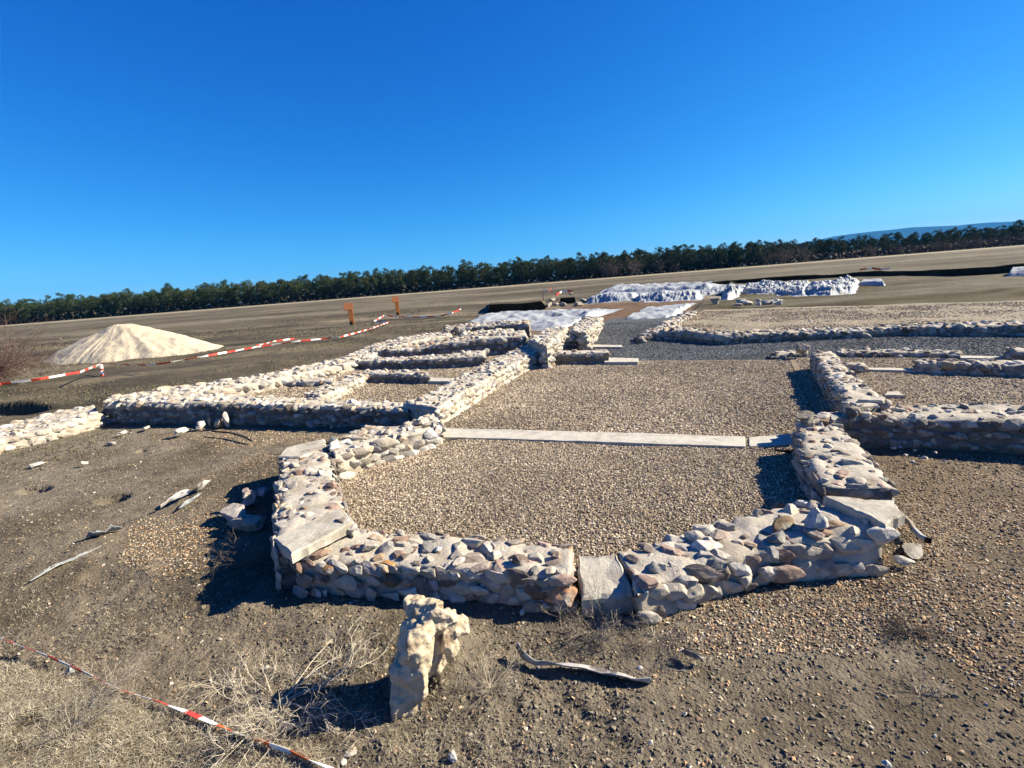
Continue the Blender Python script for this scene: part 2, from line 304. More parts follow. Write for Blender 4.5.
# ------------------------------------------------------------------ walls
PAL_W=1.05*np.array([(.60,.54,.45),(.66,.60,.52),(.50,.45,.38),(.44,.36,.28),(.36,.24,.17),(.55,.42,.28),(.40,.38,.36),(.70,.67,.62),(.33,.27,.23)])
PAL_C=np.array([(.52,.47,.39),(.38,.31,.26),(.60,.54,.45),(.30,.20,.15),(.34,.32,.30),(.50,.36,.23),(.72,.66,.57),(.46,.33,.27),(.24,.20,.17),(.58,.50,.40)])
PAL_F=np.array([(.34,.30,.26),(.28,.25,.22),(.38,.33,.27),(.24,.19,.15),(.30,.29,.28),(.44,.40,.35),(.22,.20,.18)])  # face stones darkened to deepen the shade on cross-wall fronts
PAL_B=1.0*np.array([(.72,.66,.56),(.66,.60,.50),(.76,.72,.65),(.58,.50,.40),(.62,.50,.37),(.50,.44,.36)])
def resamp(P,n):
    P=np.array(P,float); d=np.r_[0,np.cumsum(np.linalg.norm(np.diff(P[:,:2],axis=0),axis=1))]; q=np.linspace(0,d[-1],n)
    return np.stack([np.interp(q,d,P[:,i]) for i in range(3)],1),d[-1]
def wall(label,A,B,zt,zb=0.,pal=PAL_W,mm='mortar',mm2=None,pal2=None,st=.13,sz=.06,up=.5,batter=.02,over=0.,rough=.018,seed=None):
    """A,B: the two top edges (pixels of the photo, left/near to right/far), zt their height"""
    if not hasattr(zt,'__len__'): zt=[zt]*len(A)
    a=np.array([W(*p,z) for p,z in zip(A,zt)]); b=np.array([W(*p,z) for p,z in zip(B,zt)])
    cen=(a+b)/2; L=np.linalg.norm(np.diff(cen[:,:2],axis=0),axis=1).sum(); dist=np.hypot(*cen.mean(0)[:2])
    if dist>6.6:
        mid=(a+b)/2; a,b=mid+(a-mid)*.84,mid+(b-mid)*.84
    if dist>6.6: sz*=.76; st*=.84; over*=.4
    if pal is not PAL_B and pal2 is None and dist>4.4: pal2=PAL_F; mm2=mm2 or 'face_mortar'  # faces get the palette with painted shade, bright walls keep theirs
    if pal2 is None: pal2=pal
    rec=.014 if dist<6.6 else .006
    ds=.03 if dist<7 else (.05 if dist<14 else .1); n=max(4,int(L/ds))
    a,_=resamp(a,n); b,_=resamp(b,n)
    root=empty('stone_wall',(cen[0][0],cen[0][1],zb),label,'wall','low rubble walls of the ruin')
    width=np.linalg.norm((b-a)[:,:2],axis=1).mean(); nt=max(3,int(width/ds)); hgt=np.mean(zt)-zb; nh=max(2,int(hgt/ds))
    cross=(b-a); cross[:,2]=0; cross/=np.linalg.norm(cross,axis=1)[:,None]; h=a[:,2]-zb
    rows=[]
    for k in np.linspace(0,1,nh+1)[:-1]: p=a-cross*(batter*(1-k)-rec*min(1,(1-k)*4)); p=p.copy(); p[:,2]=zb+h*k*.985-.04*(k==0); rows.append(p)
    for k in np.linspace(0,1,nt+1):
        p=a*(1-k)+b*k; e=min(k,1-k); p[:,2]-=.03*max(0,1-e*width/.05); rows.append(p)
    for k in np.linspace(1,0,nh+1)[1:]: p=b+cross*(batter*(1-k)-rec*min(1,(1-k)*4)); p=p.copy(); p[:,2]=zb+h*k*.985-.04*(k==0); rows.append(p)
    V=np.stack(rows,1); m=V.shape[1]; V=V.reshape(-1,3)
    for i in range(3): V[:,i]+=rough*fbm(V,.14,3,200+i)
    F=grid_faces(n,m); # end caps
    c0=len(V); caps=[]
    V=np.vstack([V,cen[0]*[1,1,0]+[0,0,zb],cen[-1]*[1,1,0]+[0,0,zb]])
    for j in range(m-1): caps.append((c0,j+1,j,c0)); caps.append((c0+1,(n-1)*m+j,(n-1)*m+j+1,c0+1))
    me_v=V; T=np.vstack([F[:,[0,1,2]],F[:,[0,2,3]],np.array(caps)[:,:3]])
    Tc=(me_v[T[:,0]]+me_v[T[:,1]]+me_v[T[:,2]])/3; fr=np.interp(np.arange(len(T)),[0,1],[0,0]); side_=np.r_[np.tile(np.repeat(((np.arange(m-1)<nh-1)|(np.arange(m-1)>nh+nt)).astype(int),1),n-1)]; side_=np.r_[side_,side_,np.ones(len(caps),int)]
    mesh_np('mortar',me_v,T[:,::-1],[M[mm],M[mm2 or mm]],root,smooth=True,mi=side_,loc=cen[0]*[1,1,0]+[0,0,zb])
    # stones
    P=[];Nn=[];Yaw=[];Sz=[]
    al=(cen[-1]-cen[0]);
    def addp(p,nrm,sc): P.append(p);Nn.append(nrm);Sz.append(sc)
    r=np.random.default_rng(seed if seed else int(abs(A[0][0]*7+A[0][1])))
    ns=max(2,int(L/st))
    for i in range(ns):
        u=(i+.5)/ns; nj=max(1,int(round(width/st)))
        for j in range(nj):
            if r.random()>.93: continue
            uu=np.clip(u+r.normal(0,.22)/ns,0.01,.99)*(n-1); i0=int(uu); w=(j+.5+(.25 if i%2 else -.25)+r.normal(0,.12))/nj; w=np.clip(w,.1,.9)
            p=a[i0]*(1-w)+b[i0]*w; addp(p+[0,0,r.uniform(-.028,.006)+(over*r.random()**2)],np.array([0,0,1.]),r.uniform(.65,1.3))
        for side in (0,1):
            e=a if side==0 else b; sg=-1 if side==0 else 1; nh2=max(1,int(round(hgt/st)))
            for j in range(nh2):
                if r.random()>.95: continue
                uu=np.clip(u+(.5/ns if j%2 else 0)+r.normal(0,.15)/ns,0.005,.995)*(n-1); i0=int(uu)
                p=e[i0].copy(); zz=(j+.5+r.normal(0,.1))/nh2; p[2]=zb+(p[2]-zb)*zz-.01; p=p+sg*cross[i0]*(r.uniform(-.012,.012)+batter*(1-zz)); addp(p,sg*cross[i0],r.uniform(.95,1.45))
    for e,sg in ((0,-1),(-1,1)):
        d=(cen[-1]-cen[-2]) if e==-1 else (cen[1]-cen[0]); d[2]=0; d/=np.linalg.norm(d)
        for w in np.arange(.5/max(1,round(width/st)),1,1/max(1,round(width/st))):
            for j in range(max(1,int(round(hgt/st)))):
                p=a[e]*(1-w)+b[e]*w; p=p.copy(); p[2]=zb+(p[2]-zb)*((j+.5)/max(1,round(hgt/st))); addp(p-sg*-1*d*r.uniform(-.03,.0),sg*d,r.uniform(.8,1.3))
    P=np.array(P);Nn=np.array(Nn);N=len(P); sc=np.array(Sz)*sz
    yaw=r.uniform(0,6.28,N); R=rotm(yaw,r.normal(0,.14,N),r.normal(0,.14,N))
    # side stones: long axis horizontal, flat axis along the normal
    side=np.abs(Nn[:,2])<.5
    t1=np.cross(Nn,[0,0,1.]); t1[~side]=[1,0,0]; t1/=np.linalg.norm(t1,axis=1)[:,None]; t2=np.cross(Nn,t1)
    Rs=np.stack([t1,t2,Nn],-1); wob=rotm(r.normal(0,.12,N),r.normal(0,.09,N),r.normal(0,.09,N)); Rs=Rs@wob; R[side]=Rs[side]
    sc=sc*np.exp(r.normal(0,.17,N)); sq=np.c_[r.uniform(1.0,1.35,N),r.uniform(.65,1,N),r.uniform(up*.8,up*1.3,N)]; sq[side,0]*=1.12; sq[side,1]*=.92; sq[side,2]*=.82
    sub=3 if dist<4.6 else (2 if dist<12 else 1)
    v,f=scatter(P,sc,R,ROCK[sub],ICO[sub][1],sq); nv=len(ICO[sub][0])
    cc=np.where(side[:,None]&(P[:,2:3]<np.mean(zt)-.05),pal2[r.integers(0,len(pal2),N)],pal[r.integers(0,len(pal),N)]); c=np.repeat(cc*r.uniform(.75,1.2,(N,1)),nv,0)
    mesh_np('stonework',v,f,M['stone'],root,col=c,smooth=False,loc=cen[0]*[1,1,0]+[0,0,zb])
    return root
def prism(name,P,z0,z1,m,parent=None,bev=.012,rough=.007,slope=None):
    """slab from an outline (world xy), with slightly worn top edge"""
    P=np.array([p[:2] for p in P],float)
    if slope is None: zt=np.full(len(P),z1)
    else: zt=np.array(slope)
    # densify
    Q=[];Z=[]
    for i in range(len(P)):
        j=(i+1)%len(P); k=max(2,int(np.hypot(*(P[j]-P[i]))/.04))
        for q in np.linspace(0,1,k+1)[:-1]: Q.append(P[i]*(1-q)+P[j]*q); Z.append(zt[i]*(1-q)+zt[j]*q)
    Q=np.array(Q);Z=np.array(Z); c=Q.mean(0); n=len(Q); d=Q-c; d/=np.linalg.norm(d,axis=1)[:,None]
    Q=Q+d*(rough*2*fbm(Q,.10,4,5,.6))[:,None]
    thick=Z.mean()-z0
    rings=[np.c_[Q,Z-thick],np.c_[Q,Z-thick*.5],np.c_[Q,Z-bev]]
    rings.append(np.c_[Q-d*bev,Z])
    for k in (.85,.6,.3): rings.append(np.c_[c+(Q-c)*k,Z.mean()+(Z-Z.mean())*k])
    V=np.vstack(rings+[np.array([[*c,Z.mean()]])]); V[:,2]+=rough*fbm(V,.15,3,8); f=[]
    for r in range(len(rings)-1):
        for i in range(n): j=(i+1)%n; f+=[(r*n+i,r*n+j,(r+1)*n+j),(r*n+i,(r+1)*n+j,(r+1)*n+i)]
    k=(len(rings)-1)*n
    for i in range(n): f.append((k+i,k+(i+1)%n,len(V)-1))
    area=sum(P[i][0]*P[(i+1)%len(P)][1]-P[(i+1)%len(P)][0]*P[i][1] for i in range(len(P)))
    f=np.array(f); f=f if area>0 else f[:,::-1]
    loc=np.array([*c,z0])
    o=mesh_np(name,V,f,m,parent,loc=loc); return o
def stone(name,px,py,z,size,sq,col,parent=None,label=None,cat=None,seed=1,yaw=0.,tx=0.,ty=0.,sub=3,m='rock',rough=.16):
    v,f=rock_shape(sub,seed,14,rough); R=rotm(np.array([yaw]),np.array([tx]),np.array([ty]))[0]
    c=W(px,py,z); V=(v*np.array(sq)*size)@R.T; V=V+c
    col=np.array(col)*(1+.15*fbm(v,.5,3,seed))[:,None]
    o=mesh_np(name,V,f,M[m],parent,col=np.clip(col,.02,.9),smooth=False,loc=c)
    return tag(o,label,cat)
# --- apse
apl=wall('broad mortared stone wall on the left side of the apse between two pale slabs',[(283,458),(278,500),(273,546)],[(327,446),(337,485),(350,522)],.355,0,pal=PAL_C,st=.098,sz=.052)
prism('capping_slab',[W(278,457,.37),W(286,447,.37),W(324,439,.37),W(327,447,.37),W(300,457,.37)],.33,.372,M['slab'],apl)
tag(prism('capping_slab',[W(273,539,.37),W(291,555,.37),W(353,522,.37),W(343,507,.37)],.30,.375,M['slab'],apl),'long pale slab at the near corner of the apse')
stone('stone',349,530,.31,.06,(1.2,.8,.7),(.62,.58,.5),apl,seed=5)
apf=wall('front wall of the apse, left part, from the corner slab to the orange boulder',[(292,560),(400,564),(480,570),(571,577)],[(350,526),(400,531),(480,536),(572,544)],[.26,.225,.21,.22],-.03,pal=PAL_C,st=.10,sz=.052,over=.012)
for a in ((562,595,.08,.11,(1.2,.85,.9),(.72,.36,.18),'orange boulder at the end of the wall',11),(522,562,.22,.068,(1,.8,.9),(.22,.17,.14),'dark round stone in the wall face',3),(556,559,.21,.05,(1,.9,1),(.34,.26,.2),None,4),(438,549,.235,.035,(1,.8,.7),(.62,.64,.66),'small white stone on the wall top',6),
          (388,567,.18,.06,(1,.7,.8),(.60,.30,.10),'orange brown stone under the wall top',8),(330,570,.19,.065,(1.3,.7,.8),(.36,.2,.1),None,9),(362,547,.24,.055,(1.4,.7,.6),(.36,.23,.18),None,12)):
    o=stone('stone',a[0],a[1],a[2],a[3],a[4],a[5],apf,seed=a[7]); tag(o,a[6])
o=prism('stone_slab',[W(578,556,.20),W(617,553,.20),W(622,566,.18),W(633,588,.12),W(633,594,.10),W(582,599,.10)],.0,.17,M['slab'],None,rough=.006,bev=.015,slope=[.20,.20,.18,.12,.10,.105])
tag(o,'square pale grey slab set on edge of the apse between the orange boulder and the right wall part','slab')
apr=wall('front wall of the apse, right part, of big stones climbing from the grey slab to the right',[(640,592),(700,568),(760,550),(820,538),(885,532)],[(620,551),(680,534),(740,516),(800,499),(845,498)],[.18,.20,.22,.25,.27],-.03,pal=PAL_C,st=.125,sz=.068,over=.006,rough=.022,up=.5,batter=.05)
for a in ((817,522,.30,.095,(1.1,.9,1),(.66,.64,.60),'big white angular stone on top',21),(784,524,.27,.08,(1.4,.8,.7),(.28,.20,.12),'dark brown stone beside the white one',22),(778,538,.24,.075,(1.2,.7,.7),(.28,.27,.26),'mottled dark grey stone',23),(848,545,.14,.09,(1.1,.7,1.2),(.48,.33,.2),None,24),(646,601,.05,.085,(1,.8,.9),(.68,.42,.22),'rusty tan stone at the foot of the wall end',25),
          (660,568,.18,.075,(1.1,.8,.7),(.5,.47,.42),None,26),(694,594,.07,.075,(1.1,.7,.9),(.55,.48,.38),None,27),(744,579,.07,.075,(1,.7,.9),(.54,.48,.40),None,28),(768,573,.08,.07,(1,.7,1),(.56,.52,.46),None,29),(720,556,.20,.07,(1.2,.8,.7),(.50,.46,.40),None,30),(706,540,.21,.06,(1.2,.9,.6),(.56,.52,.46),None,31),(803,564,.08,.08,(1,.7,1),(.55,.48,.38),None,32),(866,520,.28,.06,(1.3,.8,.8),(.5,.46,.4),None,33)):
    o=stone('stone',a[0],a[1],a[2],a[3],a[4],a[5],apr,seed=a[7],yaw=.5); tag(o,a[6])
rwa=wall('broad stone wall on the right side of the apse with its shadow on the gravel',[(797,429),(803,452),(822,487)],[(838,424),(862,445),(893,487)],[.38,.38,.37],0,pal=PAL_C,st=.095,sz=.05)
tag(prism('capping_slab',[W(824,495,.34),W(893,499,.34),W(905,514,.33),W(885,524,.33),W(850,508,.33)],.25,.335,M['slab'],rwa),'pale corner slab at the near end of the wall')
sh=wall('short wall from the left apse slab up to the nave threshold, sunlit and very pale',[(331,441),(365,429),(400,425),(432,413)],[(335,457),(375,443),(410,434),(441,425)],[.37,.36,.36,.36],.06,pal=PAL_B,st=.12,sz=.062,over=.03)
# --- nave walls
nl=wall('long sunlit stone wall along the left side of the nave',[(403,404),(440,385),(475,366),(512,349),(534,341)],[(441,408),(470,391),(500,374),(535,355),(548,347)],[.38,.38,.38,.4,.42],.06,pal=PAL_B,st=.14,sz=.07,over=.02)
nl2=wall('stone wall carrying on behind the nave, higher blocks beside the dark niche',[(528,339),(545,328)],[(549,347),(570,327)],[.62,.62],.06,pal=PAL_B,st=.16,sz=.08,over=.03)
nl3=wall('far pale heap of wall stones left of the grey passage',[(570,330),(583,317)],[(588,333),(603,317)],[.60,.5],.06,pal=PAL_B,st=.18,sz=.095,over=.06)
nr=wall('stone wall along the right side of the nave casting its shadow on the gravel',[(810,353),(830,383),(846,410)],[(836,352),(858,376),(893,401)],.42,.05,pal=PAL_W,st=.115,sz=.058,up=.55)
prism('capping_slab',[W(857,401,.43),W(861,398,.43),W(884,398,.43),W(884,402,.43)],.36,.45,M['slab'],nr)
o=prism('stone_slab',[W(884,397,.13),W(886,393,.13),W(898,393,.13),W(906,398,.13)],.11,.16,M['slab']); tag(o,'small flat pale slab lying on the gravel right of the nave wall','slab')
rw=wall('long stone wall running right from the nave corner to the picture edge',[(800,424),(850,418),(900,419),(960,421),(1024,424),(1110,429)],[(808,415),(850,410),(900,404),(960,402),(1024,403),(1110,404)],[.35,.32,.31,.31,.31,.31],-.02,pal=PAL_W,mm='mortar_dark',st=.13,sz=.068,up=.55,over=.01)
stone('stone',806,418,.38,.10,(1.2,.8,.8),(.32,.28,.22),rw,seed=41)
# --- right rooms
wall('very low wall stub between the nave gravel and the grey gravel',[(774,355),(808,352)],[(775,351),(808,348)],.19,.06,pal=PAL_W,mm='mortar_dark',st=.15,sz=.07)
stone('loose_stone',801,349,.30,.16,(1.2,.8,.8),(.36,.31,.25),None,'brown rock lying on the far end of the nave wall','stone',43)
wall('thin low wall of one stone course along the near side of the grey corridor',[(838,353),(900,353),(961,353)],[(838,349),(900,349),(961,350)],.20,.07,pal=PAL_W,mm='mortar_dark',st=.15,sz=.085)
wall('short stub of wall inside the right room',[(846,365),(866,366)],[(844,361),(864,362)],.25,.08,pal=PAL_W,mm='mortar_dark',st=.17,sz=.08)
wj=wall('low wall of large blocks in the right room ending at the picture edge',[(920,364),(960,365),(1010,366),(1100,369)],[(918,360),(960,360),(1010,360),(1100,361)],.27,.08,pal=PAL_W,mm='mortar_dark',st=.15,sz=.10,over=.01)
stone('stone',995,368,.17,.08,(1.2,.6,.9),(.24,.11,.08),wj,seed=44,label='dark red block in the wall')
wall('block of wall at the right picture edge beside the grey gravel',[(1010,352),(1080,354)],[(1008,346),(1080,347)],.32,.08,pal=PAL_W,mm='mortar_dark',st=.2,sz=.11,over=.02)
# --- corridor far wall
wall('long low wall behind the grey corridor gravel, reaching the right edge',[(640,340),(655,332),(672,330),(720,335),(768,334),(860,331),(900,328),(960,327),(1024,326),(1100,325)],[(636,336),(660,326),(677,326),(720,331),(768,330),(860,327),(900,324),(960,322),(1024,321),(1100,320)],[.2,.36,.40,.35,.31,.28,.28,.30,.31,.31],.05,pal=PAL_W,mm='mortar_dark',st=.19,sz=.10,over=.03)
wall('crumbling wall going back from the corridor corner towards the white sheeting',[(640,334),(662,322),(684,312)],[(662,332),(682,322),(699,311)],[.28,.36,.34],.05,pal=PAL_B,st=.2,sz=.10,over=.08)
# --- cross walls near the nave left wall
wall('short stub of wall at the end of the nave with a flat lit top',[(541,354),(575,354),(609,353)],[(541,350),(575,350),(607,349)],.35,.05,pal=PAL_W,st=.16,sz=.075)
wall('stub of wall behind the nave end, shaded face towards the viewer',[(552,335),(576,338)],[(558,332),(578,335)],[.60,.42],.05,pal=PAL_W,mm='mortar_dark',st=.17,sz=.08,over=.04)
# --- left rooms
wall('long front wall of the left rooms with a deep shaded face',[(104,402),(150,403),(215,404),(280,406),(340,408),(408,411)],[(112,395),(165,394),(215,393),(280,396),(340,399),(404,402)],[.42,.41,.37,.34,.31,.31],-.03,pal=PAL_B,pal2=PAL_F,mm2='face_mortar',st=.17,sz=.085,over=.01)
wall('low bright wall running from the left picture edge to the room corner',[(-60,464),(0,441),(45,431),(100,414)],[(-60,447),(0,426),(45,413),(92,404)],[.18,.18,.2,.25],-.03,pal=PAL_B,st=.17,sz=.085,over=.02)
wall('long outer wall of the left rooms stretching away towards the rusty signs',[(106,398),(160,388),(215,381),(260,375),(300,366),(345,356),(375,343),(400,337),(425,333),(447,331)],[(118,402),(180,396),(230,388),(270,381),(310,372),(355,363),(385,351),(410,343),(432,338),(452,335)],[.42,.42,.42,.40,.40,.40,.42,.44,.46,.46],.05,pal=PAL_B,st=.2,sz=.10,over=.02)
wall('short low cross wall in the leftmost room',[(274,382),(300,382),(332,381)],[(276,377),(300,378),(334,377)],.30,.15,pal=PAL_W,st=.18,sz=.085)
wall('short diagonal wall between the two front left rooms',[(304,393),(330,383),(358,372)],[(322,396),(346,387),(368,375)],.36,.15,pal=PAL_B,st=.16,sz=.08,over=.02)
wall('short cross wall with a jagged top beside the pale threshold of the left rooms',[(364,374),(395,374),(428,375)],[(367,370),(395,370),(426,371)],.38,.15,pal=PAL_W,st=.17,sz=.085,over=.03)
wall('second cross wall of the left rooms, long and low',[(353,362),(400,361),(440,359),(484,356)],[(356,358),(400,357),(440,354),(486,349)],[.40,.40,.42,.44],.15,pal=PAL_W,st=.18,sz=.09,over=.01)
wall('third cross wall of the left rooms, the tallest with a dark face',[(371,351),(415,351),(445,343),(480,339),(527,336)],[(373,347),(415,346),(447,338),(480,334),(524,330)],[.46,.46,.62,.66,.66],.15,pal=PAL_W,st=.2,sz=.10,over=.03)
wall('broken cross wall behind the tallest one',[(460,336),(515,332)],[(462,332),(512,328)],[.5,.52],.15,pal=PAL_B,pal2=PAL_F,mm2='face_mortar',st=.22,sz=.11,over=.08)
wall('farthest cross wall of the left rooms at the edge of the fleece',[(444,331),(470,327),(500,325),(529,324)],[(448,326),(470,323),(500,321),(529,320)],[.55,.6,.6,.6],.05,pal=PAL_W,mm='mortar_dark',st=.25,sz=.12,over=.05)
# ------------------------------------------------------------------ thresholds
def beam(label,P,z0,z1,cat='threshold'):
    o=prism('threshold_beam',[W(*p,z1) for p in P],z0,z1,M['beam'],None,bev=.006,rough=.003); tag(o,label,cat,'pale threshold beams'); return o
beam('long pale threshold beam across the mouth of the apse',[(437,431),(444,428),(520,430),(640,433),(745,436.5),(746,446.5),(640,443),(520,439),(440,437)],.06,.135)
beam('short pale threshold block continuing the long beam under the right apse wall shadow',[(749,437),(800,433),(803,443),(749,446.5)],.06,.132)
beam('pale threshold slab right of the wall stub at the nave end',[(604,357.5),(638,358),(638,361.8),(604,362)],.06,.17)
beam('thin pale threshold across the grey passage behind the nave',[(578,344.2),(622,345),(622,347),(578,346.6)],.06,.15)
beam('small pale threshold beside the far wall heap',[(574,333.5),(586,334),(587,337.5),(574,338)],.06,.2)
beam('pale threshold beam in the right room between the wall stub and the big blocks',[(868,367.5),(916,368.3),(915,370.5),(868,369.5)],.09,.16)
beam('pale threshold beam at the end of the thin corridor wall near the right edge',[(960,355.5),(1008,356.5),(1008,358.5),(960,357.8)],.09,.15)
beam('pale threshold between the jagged cross wall and the nave wall',[(427,377.5),(466,378.5),(464,381.5),(427,381)],.17,.25)
beam('pale threshold left of the second cross wall',[(318,365.5),(353,365),(353,368),(318,368)],.17,.25)
# ------------------------------------------------------------------ sand heap
def sandheap():
    n,m=90,160; c=np.array([W(128,351)[0],W(128,351)[1]]); 
    L=W(57,360)[:2]; Rr=W(219,346)[:2]; ax=(Rr-L); hw=np.hypot(*ax)/2; ax/=2*hw; c=(L+Rr)/2; nx=np.array([-ax[1],ax[0]])
    u=np.linspace(-1.15,1.15,m); w=np.linspace(-1.15,1.15,n); U,Wd=np.meshgrid(u,w); U=U.ravel();Wd=Wd.ravel()
    pk=-.14; uu=np.where(U<pk,(U-pk)/(1+pk),(U-pk)/(1-pk)); q=np.sqrt(uu**2+Wd**2)
    ang=np.arctan2(Wd,uu); q=q*(1+.05*np.sin(ang*3+1)+.03*fbm(np.c_[np.cos(ang),np.sin(ang)]*2,.9,3,3))
    h=1.62*(1-np.clip(q,0,1.3)**1.15)**1 ; h=np.where(q<.14,1.62*(1-.14**1.15)+.04*(.14-q)/.14,h)
    h=np.where(h<-.25,-.25,h)
    rill=.03*noise(np.c_[ang*9,q*1.2],1,4)*sm(.12,.5,q)*(1-sm(.85,1,q))+.03*noise(np.c_[ang*22,q*2],1,6)+.07*fbm(np.c_[U*3,Wd*3],1,4,14)*sm(.1,.4,q)*sm(.1,.4,q)
    P=c+ax*(U*hw)[:,None]+nx*(Wd*hw*.62)[:,None]; z=h+rill+.03*fbm(P,.4,3,8)
    foot=np.hypot(P[:,0]-c[0],P[:,1]-c[1])
    v=np.c_[P,z]; o=mesh_np('sand_heap',v,grid_faces(n,m),M['sand'],smooth=True,loc=(c[0],c[1],0)); tag(o,'big pale heap of builders sand on the grass in front of the pines','sand heap')
    return c,ax,nx,hw
hc=sandheap()
# ------------------------------------------------------------------ rusty signs
def sign(px,py,top,label,k):
    b=W(px,py); sc=np.hypot(*b[:2])/480.; root=empty('rusty_sign',b,label,'sign','rusty steel interpretation panels')
    def box(name,cx,cy,cz,sx,sy,sz,tilt,m,yaw=.25):
        v=np.array([(a,bb,c) for a in (-.5,.5) for bb in (-.5,.5) for c in (-.5,.5)])*[sx,sy,sz]
        c,s=math.cos(tilt),math.sin(tilt); v=v@np.array([[1,0,0],[0,c,-s],[0,s,c]]).T+[cx,cy,cz]; c,s=math.cos(yaw),math.sin(yaw); v=v@np.array([[c,-s,0],[s,c,0],[0,0,1]]).T
        f=[(0,1,3,2),(4,6,7,5),(0,4,5,1),(2,3,7,6),(0,2,6,4),(1,5,7,3)]; o=mesh_np(name,v,f,m); o.parent=root
        o.modifiers.new('b','BEVEL').width=.008; return o
    box('post_plate',.02,0,.55*top,.32,.06,1.1*top,0,M['corten']); box('foot_bracket',.0,-.06,.12,.16,.14,.24,0,M['dark'])
    box('panel',-.06,-.05,1.28*top,.62,.05,.56*top,-.6,M['corten_dark'])
sign(352,325,1.0,'nearer rusty steel sign with a tilted panel, left of the tape corner',0)
sign(398,315,1.06,'farther rusty steel sign behind the barrier tape corner',1)
# ------------------------------------------------------------------ barrier tape
def tape(label,pts,width,stripe,name='barrier_tape',twist=.6,mats=None,seed=1,face=.3,group='red and white barrier tape'):
    P=np.array(pts,float); d=np.r_[0,np.cumsum(np.linalg.norm(np.diff(P,axis=0),axis=1))]; n=int(d[-1]/stripe*6)+2; q=np.linspace(0,d[-1],n)
    C=np.stack([np.interp(q,d,P[:,i]) for i in range(3)],1); T=np.gradient(C,axis=0); T/=np.linalg.norm(T,axis=1)[:,None]
    a=face+twist*noise(np.c_[q,q*0],stripe*2.5,seed); side=np.cross(T,[0,0,1.]); side/=np.linalg.norm(side,axis=1)[:,None]
    up=np.cross(side,T); w=(np.cos(a)[:,None]*up+np.sin(a)[:,None]*side)*width/2; th=np.cross(T,w); th/=np.linalg.norm(th,axis=1)[:,None]; th*=.001
    ph=.12*width*noise(np.c_[q,q*0],stripe*.5,seed+3)[:,None]*th/.001
    V=np.stack([C+w+th,C+ph+th,C-w+th,C-w-th,C+ph-th,C+w-th],1).reshape(-1,3); f=[];mi=[]
    for i in range(n-1):
        for j in range(6):
            f.append((i*6+j,i*6+(j+1)%6,(i+1)*6+(j+1)%6,(i+1)*6+j)); mi.append(int((i/6.))%2)
    o=mesh_np(name,V,f,mats or [M['red'],M['white']],mi=mi,loc=C[0]); tag(o,label,'barrier tape',group)
    return o
def L(pp,z): return [W(a,b,zz) for (a,b),zz in zip(pp,z if hasattr(z,'__len__') else [z]*len(pp))]
pz=.36
tape('long barrier tape strung from the left picture edge past the sand heap to the signs',L([(-40,392),(0,384),(40,379),(80,372),(102,363.5)],[.36]*5)+L([(101,363.5),(125,364.5),(150,365),(172,362),(205,356),(256,347),(300,341),(340,337),(370,329),(389,322)],[pz,.33,.30,.32,.34,.3,.28,.25,.22,.2]),.07,.42,seed=3,twist=.7)
tape('slack double loop of tape on the grass between the two rusty signs',L([(389,322),(373,322),(384,315.5),(400,317),(420,317),(440,316),(452,313),(461,309)],[.15,.1,.35,.2,.12,.12,.3,.5]),.09,.6,seed=5)
tape('second strand of tape lying on the grass where the long tape bends',L([(256,346),(275,341),(295,338.5),(300,342)],[.25,.2,.15,.12]),.07,.42,seed=7)
tape('tangled tape hanging on stakes at the far spoil beside the white sheeting',[D(543,301,41),D(543,289,41),D(549,292,41),D(552,287,41.5),D(556,295,41),D(562,291.5,41.5),D(572,291,41.5)],.16,.8,seed=9)
tape('strip of tape lying along the dark bank at the right',[D(860,269.5,41),D(872,268,41.5),D(880,269.5,41.5),D(890,268.5,41.5)],.16,.8,seed=11)
# near tape: the red and white strand in the bottom left corner
def near_tape():
    pts=[W(-60,608,.06),W(0,638,.055),W(45,655,.05),W(90,675,.05),W(125,692,.045),W(150,699,.035),W(185,711,.03),W(215,724,.04),W(250,738,.05),W(290,752,.055),W(335,770,.06),W(380,792,.06)]
    return tape('barrier tape in the near left corner sagging into the dry grass',pts,.032,.125,seed=21,mats=[M['orange'],M['white'],M['red']],twist=.9,face=.8)
nt=near_tape()
me=nt.data; nf=len(me.polygons); mi=np.array([ [2,1][int(i//36)%2] if i<nf*.72 else [0,1][int(i//36)%2] for i in range(nf)],np.int32); me.polygons.foreach_set('material_index',mi)
# stake wrapped in tape
def stake(px,py,h,label,r=.03):
    b=W(px,py); n=8; v=[];f=[];mi=[]
    for k in range(7):
        for i in range(n): a=i/n*6.283; v.append((b[0]+r*(1+.15*math.sin(k*5))*math.cos(a)+.01*k,b[1]+r*math.sin(a),b[2]-.05+h*k/6))
    for k in range(6):
        for i in range(n): f.append((k*n+i,k*n+(i+1)%n,(k+1)*n+(i+1)%n,(k+1)*n+i)); mi.append(1 if k%3 else 0)
    f.append((48,49,50,51)); mi.append(1); f.append((48,51,52,55)); mi.append(1); f.append((52,53,54,55)); mi.append(1)
    return tag(mesh_np('tape_stake',v,f,[M['red'],M['white']],mi=mi,loc=b),label,'stake')
stake(102,375,.42,'short stake wrapped in red and white tape by the sand heap',.05)
